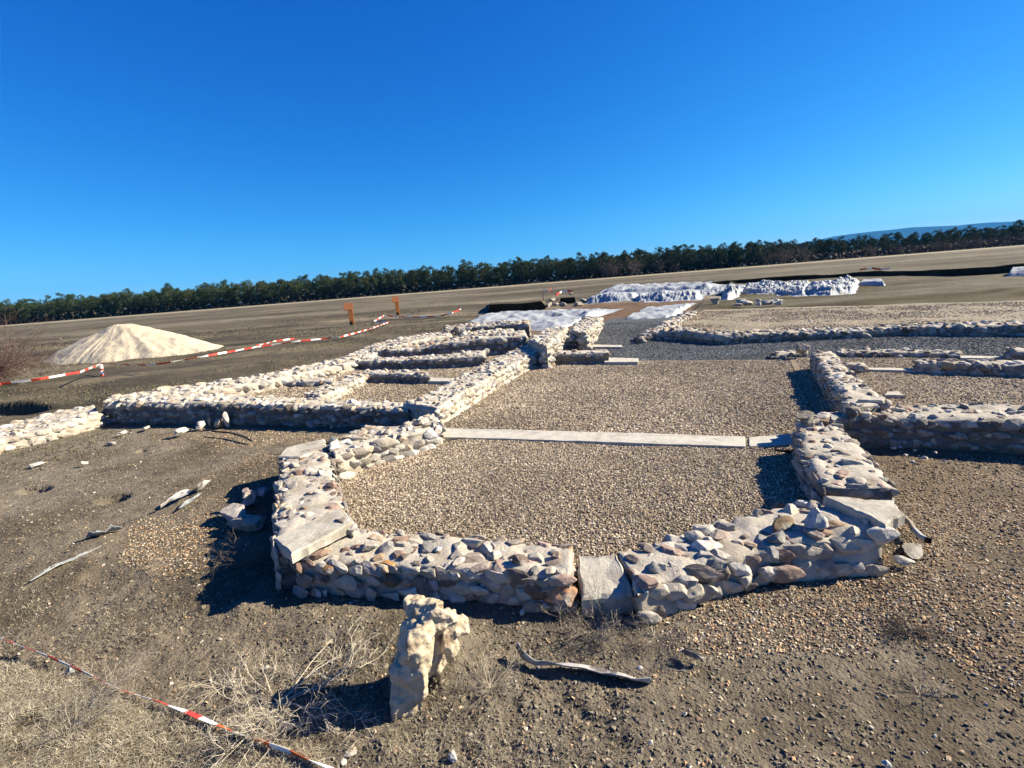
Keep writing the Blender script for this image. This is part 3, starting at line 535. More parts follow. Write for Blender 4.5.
# ------------------------------------------------------------------ sheeting
def cloth(name,label,near,far,hf,m='fleece',nx=150,ny=60,seed=1,crease=.05,cat='sheeting',sc=.7,skirt=.0):
    a,_=resamp([W(*p,z) for p,z in near],nx); b,_=resamp([W(*p,z) for p,z in far],nx)
    k=np.linspace(0,1,ny)[:,None,None]; g=a[None]*(1-k)+b[None]*k; U,Vv=np.meshgrid(np.linspace(0,1,nx),np.linspace(0,1,ny)); p=g.reshape(-1,3)
    e=np.minimum(np.minimum(U,1-U)*nx/ny*1.5,np.minimum(Vv,1-Vv)).ravel()
    # ragged border
    jit=.25*fbm(p[:,:2],sc*1.5,3,seed+50)*(1-sm(0,.12,e)); p=p.copy(); p[:,0]+=jit; p[:,1]+=jit
    z=hf(U.ravel(),Vv.ravel(),p)+crease*(1-np.abs(fbm(p[:,:2]*[1,.6],sc,3,seed))*1.6)+crease*.35*fbm(p[:,:2],sc*.25,2,seed+9)
    g0=gz(p[:,0],p[:,1]); z=g0+(z-g0)*sm(0,.08,e)*sm(0,.10,np.minimum(U,1-U).ravel()); z=np.maximum(z,g0+.012); p[:,2]=z; c=p.mean(0); c[2]=0
    return tag(mesh_np(name,p,grid_faces(ny,nx),M[m],smooth=True,loc=c),label,cat)
cloth('fleece_sheet','flat white fleece laid over the excavated rooms left of the grey passage',[((443,330),.1),((500,328),.1),((560,327),.1),((575,322),.1)],[((485,313),.1),((540,311),.1),((580,309.5),.1),((622,308),.1)],lambda u,v,p:.16+.12*fbm(p[:,:2],2.5,3,3),seed=2,crease=.10,sc=1.2)
cloth('fleece_sheet','white fleece laid flat at the far end of the grey passage',[((622,321),.05),((645,321),.05),((668,320),.05)],[((645,308),.05),((670,306),.05),((697,303),.05)],lambda u,v,p:.14+.08*fbm(p[:,:2],2,3,4),seed=4,crease=.08,sc=1)
def hump(us,hs,vp=.18):
    def f(u,v,p):
        base=np.interp(u,us,hs)*(1+.10*fbm(p[:,:2],1.3,2,7)); prof=np.where(v<vp,sm(0,vp,v),1-.55*sm(vp,1,v)); return base*prof+.02
    return f
cloth('tarpaulin','pale blue grey tarpaulin draped over the far wall, left of centre sheeting',[((585,304),0),((610,303.5),0),((637,302),0)],[((588,298),0),((612,297),0),((641,295),0)],hump([0,.25,.6,.93,1],[.15,.48,.6,.5,.2],.2),seed=6,crease=.07,nx=200,sc=.4)
cloth('tarpaulin','pale tarpaulin draped over the middle of the far wall in front of the pines',[((634,303),0),((665,302.5),0),((702,301),0)],[((638,296),0),((670,294.5),0),((706,292),0)],hump([0,.08,.2,.45,.6,.8,1],[.3,.5,.35,.6,.42,.5,.3],.2),seed=8,crease=.09,nx=220,sc=.4)
cloth('tarpaulin','long strip of white sheeting lying behind the draped tarpaulins',[((596,296),0),((650,293.5),0),((718,291),0)],[((606,289),0),((660,286),0),((724,284),0)],lambda u,v,p:.32+.25*fbm(p[:,:2],2,3,5),seed=10,crease=.10,sc=1.2,nx=220)
cloth('tarpaulin','bunched upright sheeting by the dark hole right of the grey passage',[((721,298),.2),((730,298),.2),((739,294),.2)],[((723,292),.2),((732,290),.2),((742,289),.2)],lambda u,v,p:.15+.42*np.sin(np.pi*u)**.7*np.sin(np.pi*np.clip(v,0,1))**.5+.15*fbm(p[:,:2],.5,3,2),seed=12,crease=.2,nx=60,sc=.5)
cloth('tarpaulin','rumpled white plastic sheeting heaped along the grass, left half',[((740,292),.2),((765,292),.2),((808,292.5),.2)],[((744,285),.2),((770,284),.2),((815,282),.2)],lambda u,v,p:.18+.32*np.abs(fbm(p[:,:2],1.3,4,6))*np.sin(np.pi*v)**.5,seed=14,crease=.13,nx=300,ny=90,sc=.45)
cloth('tarpaulin','rumpled white plastic sheeting heaped along the grass, right half',[((800,292),.2),((830,291.5),.2),((856,289),.2)],[((808,284),.2),((835,282.5),.2),((862,280),.2)],lambda u,v,p:.18+.36*np.abs(fbm(p[:,:2],1.5,4,16))*np.sin(np.pi*v)**.5*np.sin(np.pi*u)**.4,seed=16,crease=.13,nx=280,ny=90,sc=.45)
cloth('tarpaulin','low grey white sheet joining the draped tarpaulins to the heaped sheeting',[((696,296),.1),((720,294),.1),((744,293),.1)],[((702,289),.1),((724,287.5),.1),((748,286.5),.1)],lambda u,v,p:.14+.2*np.abs(fbm(p[:,:2],1.2,3,5)),seed=24,crease=.08,nx=140,sc=.5)
cloth('plastic_sheet','flat white plastic scrap at the right end of the heaped sheeting',[((858,283.5),.2),((886,283),.2)],[((862,280),.2),((882,280),.2)],lambda u,v,p:.25+.05*u,seed=18,crease=.05,nx=50,ny=20)
cloth('plastic_sheet','white plastic sheet by the bank at the far right edge of the picture',[((1006,275),.1),((1050,274),.1)],[((1010,271),.1),((1050,270),.1)],lambda u,v,p:.15+.22*np.sin(np.pi*v),seed=20,crease=.10,nx=60,ny=30)
# ------------------------------------------------------------------ banks of the excavation
def bank(name,near,h,back,m='ground',depth=.9):
    P,Ln=resamp([W(*p,0) for p in near],120); n=len(P); d=P[:,:2]/np.linalg.norm(P[:,:2],axis=1)[:,None]; env=np.interp(np.linspace(0,1,n),[0,.05,.93,1],[.05,1,1,.3]); hh=h*env*(1+.18*fbm(P[:,:2],2.5,3,3))
    prof=[(0,-.3),(0,.0),(.04,.35),(.02,.7),(.0,.95),(.1,1.0),(.5,.98),(1.5,.97),(back*.3,.9),(back*.6,.5),(back,-.05)]
    V=np.stack([np.c_[P[:,:2]+d*(a+.12*noise(P[:,:2],.8,int(a*7+b*9)))[:,None] if 0 else P[:,:2]+d*(a+.10*noise(P[:,:2]+b,.8,2)[:,None]),hh*b] for a,b in prof],1).reshape(-1,3)
    return tag(mesh_np(name,V,grid_faces(n,len(prof))[:,::-1],M[m],col=ground_color(V[:,0],V[:,1]+6)*np.tile(np.where(np.arange(len(prof))<5,.35,1.),n)[:,None],smooth=False),kind='structure')  # steep bank face darkened in vertex colour to imitate its shade
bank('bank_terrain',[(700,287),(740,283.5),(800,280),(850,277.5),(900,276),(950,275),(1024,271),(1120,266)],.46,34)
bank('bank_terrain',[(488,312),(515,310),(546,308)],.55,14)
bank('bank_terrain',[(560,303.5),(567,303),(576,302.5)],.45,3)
# ------------------------------------------------------------------ branches, shrubs, grass
def branches(root,n,length,spread,up,depth,rad,r,curve=.35,nseg=5,kids=3):
    segs=[]
    def grow(p,d,l,rd,lev):
        st_=l/nseg; pts=[p]
        for i in range(nseg):
            d=d+r.normal(0,curve,3)*np.array([1,1,.7])/nseg**.5+np.array([0,0,-.02]); d/=np.linalg.norm(d); q=p+d*st_; segs.append((p,q,rd*(1-i/nseg*.5),rd*(1-(i+1)/nseg*.5))); p=q; pts.append(p)
            if lev<depth and r.random()<kids/nseg+.15:
                dd=d+r.normal(0,.65,3); dd/=np.linalg.norm(dd); grow(p,dd,l*r.uniform(.35,.65),rd*.6,lev+1)
    for k in range(n):
        a=r.uniform(0,6.283); d=np.array([math.cos(a)*spread,math.sin(a)*spread,up*r.uniform(.3,1.2)]); d/=np.linalg.norm(d); grow(np.array(root,float),d,length*r.uniform(.6,1.1),rad,0)
    return segs
def tubes(segs):
    a=np.array([s[0] for s in segs]);b=np.array([s[1] for s in segs]);ra=np.array([s[2] for s in segs]);rb=np.array([s[3] for s in segs])
    d=b-a; d/=np.linalg.norm(d,axis=1)[:,None]; h=np.where(np.abs(d[:,2:])>.9,np.array([[1.,0,0]]),np.array([[0,0,1.]])); u=np.cross(d,h); u/=np.linalg.norm(u,axis=1)[:,None]; w=np.cross(d,u)
    V=[]
    for c,rr in ((a,ra),(b,rb)):
        for k in range(3): an=k*2.0944; V.append(c+(u*math.cos(an)+w*math.sin(an))*rr[:,None])
    V=np.stack(V,1).reshape(-1,3); base=np.arange(len(a))[:,None,None]*6
    F=np.array([(0,1,4,3),(1,2,5,4),(2,0,3,5)])[None]+base
    return V,F.reshape(-1,4)
def shrub(label,px,py,n,length,spread,up,depth,rad,m,seed,name='dry_shrub',cat='shrub',kids=3,curve=.35,z=None,loc=None):
    c=W(px,py) if loc is None else np.array(loc); c[2]=gz([c[0]],[c[1]])[0]-.005
    s=branches(c,n,length,spread,up,depth,rad,np.random.default_rng(seed),kids=kids,curve=curve); 
    v,f=tubes(s); g=gz(v[:,0],v[:,1]); v[:,2]=np.maximum(v[:,2],g+.002)
    return tag(mesh_np(name,v,f,M[m],loc=c),label,cat)
shrub('sprawling pale dry shrub in front of the near barrier tape',278,704,16,.44,1,.38,3,.0036,'straw_twig',3,kids=5)
shrub('pale dead branch lying beside the shaded upright rock',352,712,4,.26,1,.2,2,.003,'straw_twig',5,kids=4)
shrub('grey leafless shrub in the shadow left of the apse wall',238,566,9,.30,.9,.8,3,.0025,'twig_dark',6,kids=4)
shrub('dark tangle of twigs at the foot of the grey slab',596,624,26,.24,1,.45,3,.0024,'twig',7,kids=4)
shrub('dark twiggy shrub right of the foot of the grey slab',655,634,18,.24,1,.35,3,.0022,'twig',8,kids=4)
shrub('grey brushy twigs below the bent metal strip on its left',490,690,14,.2,1,.5,3,.002,'twig',9,kids=4)
shrub('small dark dry plant on the gravelly slope at the right',905,625,22,.13,1,.6,3,.0016,'twig_dark',10,kids=4)
shrub('small pale dry twig plant in the lower right foreground',920,690,10,.12,1,.6,2,.0018,'twig',11,kids=4)
shrub('pale dry stalks growing through the near tape on the left',130,690,9,.26,.5,1,3,.002,'twig',12,kids=4)
shrub('dead thistle bending over in the bottom left corner',75,742,12,.24,.8,.8,3,.002,'twig',13,kids=4)
c=W(8,372); shrub('big reddish leafless bush cut by the left picture edge',-14,384,60,1.8,.9,.8,3,.010,'twig_red',14,name='bare_bush',cat='bush',kids=5)
shrub('low grey bush beside the red one at the left edge',42,378,20,.8,.9,.7,3,.006,'twig',15,name='bare_bush',cat='bush',kids=5)
def grass(name,label,x,y,h,col,wd=.0016,lean=.7,hj=.5):
    N=len(x); z=gz(x,y)-.004; a=rng.uniform(0,6.283,N); hh=h*(1-hj+2*hj*rng.random(N)*.8); ln=lean*rng.uniform(.2,1.3,N); dx,dy=np.cos(a),np.sin(a)
    b=np.c_[x,y,z]; side=np.c_[-dy,dx,np.zeros(N)]*wd if not hasattr(wd,'__len__') else np.c_[-dy,dx,np.zeros(N)]*wd[:,None]
    mid=b+np.c_[dx*ln*hh*.3,dy*ln*hh*.3,hh*.62]; tip=b+np.c_[dx*ln*hh,dy*ln*hh,hh*(1-.35*np.minimum(ln,1.3))]
    V=np.stack([b-side,b+side,mid+side*.7,mid-side*.7,tip+side*.15,tip-side*.15],1).reshape(-1,3); base=np.arange(N)[:,None,None]*6
    F=(np.array([(0,1,2,3),(3,2,4,5)])[None]+base).reshape(-1,4); c=np.repeat(col*rng.uniform(.65,1.25,(N,1)),6,0)
    return tag(mesh_np(name,V,F,M['grass'],col=c),label,'grass',kind='stuff')
STRAW=np.array([(.64,.55,.39),(.40,.33,.23),(.22,.18,.12),(.72,.63,.47)])
def outside(x,y):
    s,t=toST(x,y); return ~(inpoly(x,y,APN+APF[::-1])|((s>-3.4)&(s<1.6)&(t>1.9)&(t<6))|((s>-5)&(s<1.6)&(t>5.2))|((t>6)&(s>.9))|((t>5)&(s<-4.6)&(s>-12.6)))
GP=[W(*q)[:2] for q in [(-120,660),(40,672),(130,700),(230,735),(340,768),(360,830),(-120,830)]]
x,y=fill(GP,60000); k=fbm(np.c_[x,y],.16,3,3)>-.55; x,y=x[k],y[k]; grass('dry_grass','matted dry grass in the near left corner around the tape',x,y,.05,STRAW[rng.integers(0,4,len(x))],wd=.0015,lean=1.5)
GP=[W(*q)[:2] for q in [(-120,560),(120,600),(330,640),(560,768),(560,830),(-120,830)]]
x,y=fill(GP,16000); k=fbm(np.c_[x,y],.3,3,8)>-.05; x,y=x[k],y[k]; grass('dry_grass','thin matted straw on the earth beyond the near tape',x,y,.028,STRAW[rng.integers(0,4,len(x))]*.85,wd=.0013,lean=2.2)
n=60000; th=np.radians(rng.uniform(-60,60,n)); r=.9+9*rng.random(n)**1.1; x,y=r*np.sin(th),r*np.cos(th); k=outside(x,y)&(fbm(np.c_[x,y],.5,4,33)>.05+.25*rng.random(n)); x,y=x[k],y[k]
grass('dry_grass','thin dead grass and stalks scattered over the brown earth',x,y,.03,STRAW[rng.integers(0,4,len(x))]*.7,wd=.0011,lean=1.8)
n=150000; th=np.radians(rng.uniform(-62,62,n)); r=8+45*rng.random(n)**1.2; x,y=r*np.sin(th),r*np.cos(th); s,t=toST(x,y); k=outside(x,y)&~((s>-12.6)&(s<14)&(t>5)&(t<21))&~((t>30)&(t<36)&(s>-16)&(s<-1))&(fbm(np.c_[x,y]*[.5,1],1.8,4,35)>-.2+.5*rng.random(n)); x,y=x[k],y[k]; rr=np.hypot(x,y)
col=np.where((rng.random(len(x))<.5)[:,None],np.array([[.22,.19,.12]]),np.array([[.14,.135,.07]])); col=np.where((rr>24)[:,None],np.array([[.26,.22,.15]])*rng.uniform(.6,1.2,(len(x),1)),col)
grass('meadow_grass','short dull olive grass around and behind the ruin',x,y,.05+.0006*rr,col,wd=.004+.0003*rr,lean=1.2)
# twigs on earth
n=1500; th=np.radians(rng.uniform(-58,58,n)); r=1.0+5*rng.random(n)**1.1; x,y=r*np.sin(th),r*np.cos(th); k=outside(x,y)&(fbm(np.c_[x,y],.7,3,44)>-.1); x,y=x[k],y[k]; sg=[]
for a,b in zip(x,y):
    an=rng.uniform(0,6.28); l=rng.uniform(.015,.07); z=gz([a],[b])[0]+.004; m1=np.array([a+math.cos(an)*l*.5,b+math.sin(an)*l*.5,z+rng.uniform(0,.012)]); e=m1+np.array([math.cos(an+rng.normal(0,.5))*l*.5,math.sin(an+rng.normal(0,.5))*l*.5,rng.uniform(-.006,.008)]); sg+=[(np.array([a,b,z]),m1,.0013,.0011),(m1,e,.0011,.0005)]
v,f=tubes(sg); tag(mesh_np('fallen_twigs',v,f,M['twig']),'broken dry twigs littered over the foreground earth','twigs',kind='stuff')
# ------------------------------------------------------------------ upright rock
def upright():
    V=[];Fs=[];o=0; foot=W(405,700,0)
    for (px,py,z,sz_,sq,yaw,tx,ty,sd) in ((404,697,.07,.18,(.50,.55,1.0),.3,0,.05,301),(409,672,.19,.175,(.58,.75,1.0),.2,.1,.1,302),(416,645,.30,.175,(.66,.85,.95),.5,.0,.2,303),(427,616,.40,.165,(.80,.9,.72),.1,.1,.25,304),(441,619,.39,.13,(1.0,.7,.75),.7,.1,.2,305),(456,624,.35,.085,(1.1,.8,.8),.2,0,-.3,306),(448,645,.27,.085,(.6,.6,1.4),0,0,0,307),(424,688,.07,.06,(.4,.5,1.8),.3,0,.1,308),(430,648,.22,.14,(.75,.7,1.0),.4,0,.2,309),(440,655,.12,.12,(.8,.6,1.1),.4,0,.3,310)):
        v,f=rock_shape(4,sd,12,.14); R=rotm(np.array([yaw]),np.array([tx]),np.array([ty]))[0]; c=W(px,py,z); v=(v*np.array(sq)*sz_)@R.T+c; V.append(v);Fs.append(f+o);o+=len(v)
    ob=mesh_np('upright_rock',np.vstack(V),np.vstack(Fs),M['old_rock'],smooth=True,loc=(foot[0],foot[1],0))
    m=ob.modifiers.new('r','REMESH'); m.mode='VOXEL'; m.voxel_size=.006; m.use_smooth_shade=True
    for i,(nm,sc_,st_) in enumerate((('a',.13,.04),('b',.045,.016),('c',.018,.008))):
        t=bpy.data.textures.new(nm,'CLOUDS' if i!=1 else 'VORONOI'); t.noise_scale=sc_
        if i!=1: t.noise_depth=3
        d=ob.modifiers.new('d'+nm,'DISPLACE'); d.texture=t; d.strength=st_; d.mid_level=.5; d.texture_coords='LOCAL'
    return tag(ob,'tall ochre rock standing on edge in front of the apse with a long black shadow','rock')
upright()
# ------------------------------------------------------------------ loose stones
WHT=(.74,.68,.59);TAN=(.55,.42,.30)
for a in ((181,432,.06,.10,(1.3,.8,.7),WHT,'white stone lying left of the pile in front of the shaded wall',51),(200,425,.06,.09,(1,.8,.8),WHT,'round white stone in the pile in front of the shaded wall',52),(218,423,.07,.10,(1.2,.8,.9),(.60,.42,.30),'salmon coloured stone in the pile in front of the shaded wall',53),
          (226,420,.12,.10,(.5,.4,1.5),WHT,'thin white stone standing upright in the pile by the shaded wall',54),(210,420,.1,.09,(.4,.5,1.4),(.40,.32,.24),'brown splinter leaning in the pile by the shaded wall',55),
          (122,433,.04,.07,(1.4,.8,.5),WHT,'white stone on the rim of the small dark hole',56),(146,428,.04,.09,(1.5,.7,.4),(.55,.5,.42),'flat pale stone behind the small dark hole',57),(112,443,.02,.07,(1.6,.7,.4),(.5,.46,.4),'flat pale stone in front of the small dark hole',58),
          (84,463,.02,.045,(1.2,.8,.7),WHT,'small white pebble alone on the earth at the left',59),(38,464,.02,.06,(1.7,.8,.4),WHT,'flat white pebble at the far left of the earth',60),
          (249,498,.06,.12,(1.2,.7,.7),(.42,.40,.38),'grey stone in the shadow left of the apse',61),(232,512,.06,.14,(1.3,.7,.6),(.50,.44,.40),'long pinkish stone at the shadow edge left of the apse',62),(248,522,.05,.13,(1.4,.8,.6),(.36,.33,.3),'dark grey stone in the shadow below the pinkish one',63),(262,492,.08,.10,(1,.8,.7),(.38,.38,.4),'blue grey stone near the wall in the apse shadow',64),(247,494,.14,.06,(1,.8,1),(.5,.4,.34),'small pink stone on top of the shaded grey one',65),
          (453,757,.02,.028,(1.2,.8,.9),WHT,'white pebble with a black shadow at the bottom centre',66),(350,752,.01,.03,(1.6,1,.4),(.55,.48,.40),'flat pale chip left of the bottom centre pebble',67),(70,672,.01,.028,(1.1,.8,.8),(.62,.63,.62),'white chip lying under the near tape at the left',68),
          (522,612,.02,.02,(1.4,.8,.9),WHT,'white chip in the shadow below the orange boulder',69),(545,604,.02,.045,(1.3,.7,.5),(.5,.48,.44),'flat grey stone in the shadow of the orange boulder',70),(887,763,.0,.02,(1.1,.8,.9),(.7,.68,.64),'white pebble at the bottom right of the picture',71),
          (903,560,.02,.05,(1.3,.9,.4),(.52,.50,.46),'flat grey stone on the grit right of the corner slab',72),(912,548,.0,.09,(1.5,.7,.22),(.42,.38,.32),'flat brown stone beside the dark ended pipe',73),(948,424,.02,.05,(1.3,.8,.7),WHT,'pale stone below the long right wall',74)):
    o=stone('loose_stone',a[0],a[1],a[2],a[3],a[4],a[5],None,a[6],'stone',a[7],yaw=a[7]*.7)
    o['group']='loose stones around the ruin'
for i,(px,py) in enumerate([(905,455),(915,450),(925,458),(935,452),(893,448),(912,462),(944,461),(900,447),(930,446)]):
    o=stone('loose_stone',px,py,.02,random.uniform(.02,.035),(1.2,.9,.6),(.6,.57,.52),None,'small pale rubble stone in the scatter below the long right wall','stone',80+i,sub=2); o['group']='pale rubble below the long right wall'
for i,(px,py,sz_) in enumerate([(548,305,.35),(556,304,.3),(562,305,.3),(579,304,.4),(583,301,.3),(571,294,.3),(590,300,.3),(552,300,.3)]):
    o=stone('rubble_block',px,py,.1,sz_,(1.1,.8,.7),(.5,.42,.33),None,'far rubble block on the spoil between the two dark cuts left of the tarpaulin','stone',90+i,sub=2); o['group']='far rubble left of the tarpaulin'
for i in range(16):
    px=random.uniform(735,790); o=stone('rubble_block',px,random.uniform(300,305),.38,random.uniform(.12,.22),(1.2,.8,.6),(.55,.53,.5),None,'pale rubble stone on the dark grass in front of the heaped sheeting','stone',110+i,sub=1); o['group']='pale rubble in front of the heaped sheeting'
# dark hole between sheeting: broken wall pit
o=stone('rubble_block',716,300,.35,.32,(1.2,.8,.9),(.52,.44,.34),None,'tall tan rubble lump beside the upright bunched sheeting','stone',140)
# ------------------------------------------------------------------ scraps
def strip(name,label,pts,wd,m,cat,th=.002,seed=1,curl=.5,roll=.2):
    P=np.array(pts,float); C,Ln=resamp(P,40); T=np.gradient(C,axis=0); T/=np.linalg.norm(T,axis=1)[:,None]; n=len(C)
    a=roll+curl*noise(np.c_[np.linspace(0,6,n),np.zeros(n)],1.3,seed); side=np.cross(T,[0,0,1.]); side/=np.linalg.norm(side,axis=1)[:,None]; up=np.cross(side,T)
    wv=np.interp(np.linspace(0,1,n),np.linspace(0,1,len(wd)),wd)[:,None]*.5; w=(np.cos(a)[:,None]*side+np.sin(a)[:,None]*up); nn=np.cross(T,w)
    k=np.array([-1,-.5,0,.5,1]); top=[C+w*wv*q+nn*(th+wv*.25*(1-q*q)) for q in k]; bot=[C+w*wv*q+nn*(-th+wv*.25*(1-q*q)) for q in k[::-1]]
    V=np.stack(top+bot,1); m_=V.shape[1]; f=[]
    for i in range(n-1):
        for j in range(m_): f.append((i*m_+j,i*m_+(j+1)%m_,(i+1)*m_+(j+1)%m_,(i+1)*m_+j))
    for e in (0,n-1):
        for j in range(4): f.append((e*m_+j,e*m_+j+1,e*m_+8-j,e*m_+9-j))
    V=V.reshape(-1,3); V+=.003*np.c_[fbm(V,.05,2,seed),fbm(V,.05,2,seed+1),fbm(V,.05,2,seed+2)]
    return tag(mesh_np(name,V,f,M[m],smooth=False,loc=C[0]),label,cat)
strip('metal_strip','bent grey metal strip lying on the earth in front of the grey slab',[W(517,645,.06),W(522,655,.045),W(535,663,.03),W(555,663,.035),W(580,666,.035),W(605,671,.02),W(630,677,.02),W(650,681,.015)],[.04,.07,.05,.08,.07,.09,.09,.07,.06],'metal','metal strip',curl=1.5,roll=.6,seed=3)
strip('plastic_strip','long torn strip of white plastic on the earth at the left',[W(30,581,.02),W(48,570,.03),W(56,565,.03),W(75,558,.02),W(92,550,.015),W(104,545,.01)],[.02,.11,.13,.035,.05,.03],'plastic','plastic scrap',curl=.5,roll=.4,seed=5)
strip('plastic_sheet','crumpled scrap of pale cloth above the torn plastic strip',[W(88,536,.03),W(98,532,.06),W(110,528,.05),W(122,528,.02)],[.05,.16,.17,.05],'fleece','cloth scrap',curl=.6,roll=.3,seed=6)
strip('plastic_strip','crumpled grey plastic lying at the edge of the grit left of the apse',[W(160,507,.04),W(172,499,.06),W(185,492,.06),W(198,487,.07),W(210,481,.03)],[.06,.12,.11,.12,.03],'metal','plastic scrap',curl=.8,roll=.5,seed=8)
strip('plastic_strip','thin flat plastic offcut beside the crumpled grey plastic',[W(180,508,.02),W(190,500,.02),W(201,493,.02)],[.03,.08,.02],'plastic','plastic scrap',curl=.2,roll=.1,seed=9)
strip('cloth_scrap','dark and white shred of plastic in the twigs right of the grey slab',[W(680,650,.02),W(690,654,.03),W(698,657,.03),W(705,658,.02)],[.03,.05,.04,.02],'metal','plastic scrap',curl=1.2,roll=.5,seed=10)
strip('wooden_plank','pale weathered plank lying in the grass far left before the pines',[W(51,339,.05),W(61,338.5,.05)],[.14,.14],'beam','plank',th=.02,curl=0,roll=0,seed=11)
strip('dark_stick','long dark curved stick in front of the shaded wall at the left',[W(212,431,.05),W(232,433,.05),W(245,437,.04),W(252,441,.02)],[.03,.03,.03,.02],'dark','stick',th=.01,curl=.1,roll=0,seed=12)
# pale pipe with dark end
s_=[];c1=[W(903,517,.05),W(910,523,.05),W(914,530,.05)]; c2=[W(914,530,.05),W(921,537,.035),W(928,540,.03)]
pr=empty('broken_pipe',W(903,517,0),'broken pale pipe with dark ends beside the corner slab','pipe')
def tube_np(P,r,n=10):
    P,_=resamp(P,14); V=[];f=[]; T=np.gradient(P,axis=0); T/=np.linalg.norm(T,axis=1)[:,None]; u=np.cross(T,[0,0,1.]); u/=np.linalg.norm(u,axis=1)[:,None]; w=np.cross(u,T)
    for i in range(14):
        for k in range(n): a=k/n*6.2832; V.append(P[i]+(u[i]*math.cos(a)+w[i]*math.sin(a))*r)
    for i in range(13):
        for k in range(n): f.append((i*n+k,i*n+(k+1)%n,(i+1)*n+(k+1)%n,(i+1)*n+k))
    return V,f
v,f=tube_np(c2,.022); mesh_np('pipe_body',v,f,M['plastic'],pr,loc=W(914,530,0))
v,f=tube_np(c1,.02); mesh_np('stick_end',v,f,M['twig'],pr,loc=W(903,517,0)); v,f=tube_np([W(926,539.3,.031),W(930,541,.03)],.0235); mesh_np('dark_end',v,f,M['dark'],pr,loc=W(926,539,0))
# ------------------------------------------------------------------ forest
YF=300.
def pine_mesh(k,hh):
    r=np.random.default_rng(500+k); Q=[]; cw=r.uniform(3.0,4.4); ch=hh*r.uniform(.74,.9); cz=hh-ch*.5
    nc=38
    for i in range(nc):
        a=r.uniform(0,6.283); q=r.random()**.5; zz=r.uniform(-1,1); rad=cw*math.sqrt(max(0,1-max(0,zz)**2*.96))*(1-.4*max(0,-zz))*.86; c=np.array([math.cos(a)*rad*q,math.sin(a)*rad*q,cz+zz*ch*.46]); cr=r.uniform(.9,1.6)
        for j in range(84):
            p=r.normal(0,1,3); p/=np.linalg.norm(p); p=c+p*cr*r.random()**.4*np.array([1,1,.78]); n_=r.normal(0,1,3); t1=np.cross(n_,r.normal(0,1,3)); t1/=np.linalg.norm(t1); t2=np.cross(n_/np.linalg.norm(n_),t1); s=r.uniform(.11,.25); Q+=[p+t1*s,p+t2*s*.6,p-t1*s,p-t2*s*.7]
    Q=np.array(Q); f=np.arange(len(Q)).reshape(-1,4); return Q,f,cz,ch,cw
def trunk_mesh(k,hh,cz,ch,cw):
    r=np.random.default_rng(900+k); s=[]; p=np.array([0,0,-.2]); top=cz+ch*.25; n=6
    for i in range(n): q=p+np.array([r.normal(0,.12),r.normal(0,.12),(top+.2)/n]); s.append((p,q,.26-.03*i,.23-.03*i)); p=q
    for i in range(6): a=r.uniform(0,6.28); z=r.uniform(cz-ch*.5,top-.5); s.append((np.array([0,0,z]),np.array([math.cos(a)*cw*.7,math.sin(a)*cw*.7,z+r.uniform(.4,1.6)]),.10,.03))
    return tubes(s)
PROT=[]
for k in range(8):
    hh=12.8+k*.55; v,f,cz,ch,cw=pine_mesh(k,hh); c=mesh_np('crown',v,f,M['needles' if k%3 else 'needles_b']); tv,tf=trunk_mesh(k,hh,cz,ch,cw); t=mesh_np('trunk',tv,tf,M['bark']); PROT.append((c.data,t.data,v,f,tv,tf)); bpy.data.objects.remove(c); bpy.data.objects.remove(t)
BARE=[]
for k in range(3):
    s=branches((0,0,0),7,6.5,.35,1.4,3,.10,np.random.default_rng(60+k),kids=5,curve=.25); v,f=tubes(s); c=mesh_np('branches',v,f,M['bare']); s=[(np.array([0,0,-.2]),np.array([.1,0,1.5]),.2,.15),(np.array([.1,0,1.5]),np.array([0,.1,3.4]),.15,.08)]; v,f=tubes(s); t=mesh_np('trunk',v,f,M['bare']); BARE.append((c.data,t.data)); bpy.data.objects.remove(c); bpy.data.objects.remove(t)
def project(x,y,z):
    q=np.array([x,y,z-H]); d=q@FW; return 512+F*(q@CX)/d,384-F*(q@CY)/d
def section(px):
    if px<215: return 'behind the sand heap at the left'
    if px<470: return 'behind the rusty signs'
    if px<585: return 'behind the dark cut left of the tarpaulins'
    if px<740: return 'behind the draped tarpaulins'
    if px<850: return 'behind the heaped sheeting'
    return 'below the blue mountain at the right'
def put(name,x,y,sc,datas,parts,label,group,cat='tree',rz=None,sz=None):
    o=bpy.data.objects.new(name,None); COL.objects.link(o); o.location=(x,y,-.1); o.rotation_euler=(0,0,rng.uniform(0,6.28)); sv=sc*rng.uniform(.9,1.15); o.scale=(sv,sv,sc); tag(o,label,cat,group)
    for d,n_ in zip(datas,parts): c=bpy.data.objects.new(n_,d); COL.objects.link(c); c.parent=o
sp=4.9; row=0; cnt=0; stuff=[]
prof=lambda px: np.interp(px,[0,60,110,200,300,420,520,600,650,700,760,850,1024],[1.0,.98,1.0,1.05,1.02,1.02,1.0,1.02,1.03,1.0,.98,.92,.93])
for row in range(6):
    for i in range(int(720/sp)):
        x=-360+i*sp+rng.normal(0,1.3)+row*2.4; y=YF+row*5.5+rng.normal(0,1.2)+ (8 if x>180 else 0); px,py=project(x,y,5)
        if not (-25<px<1050): continue
        sc=prof(px)*np.interp(px,[0,700,850,1024],[.95,.97,.89,.89])*rng.uniform(.76,1.02)*(1+.10*noise(np.array([[x,y*3.]]),16,5)[0])*(1+.015*row)
        if px>845: sc*=rng.choice([.7,.8,1.05,1.12])
        k=rng.integers(0,8)
        if row<3 and cnt<298 and not (px>820 and row==1 and rng.random()<.45): put('pine_tree',x,y,sc,PROT[k][:2],('crown','trunk'),'dark green pine in the forest edge '+section(px),'forest edge pines '+section(px)); cnt+=1
        elif row>=2: stuff.append((x,y,sc,k))
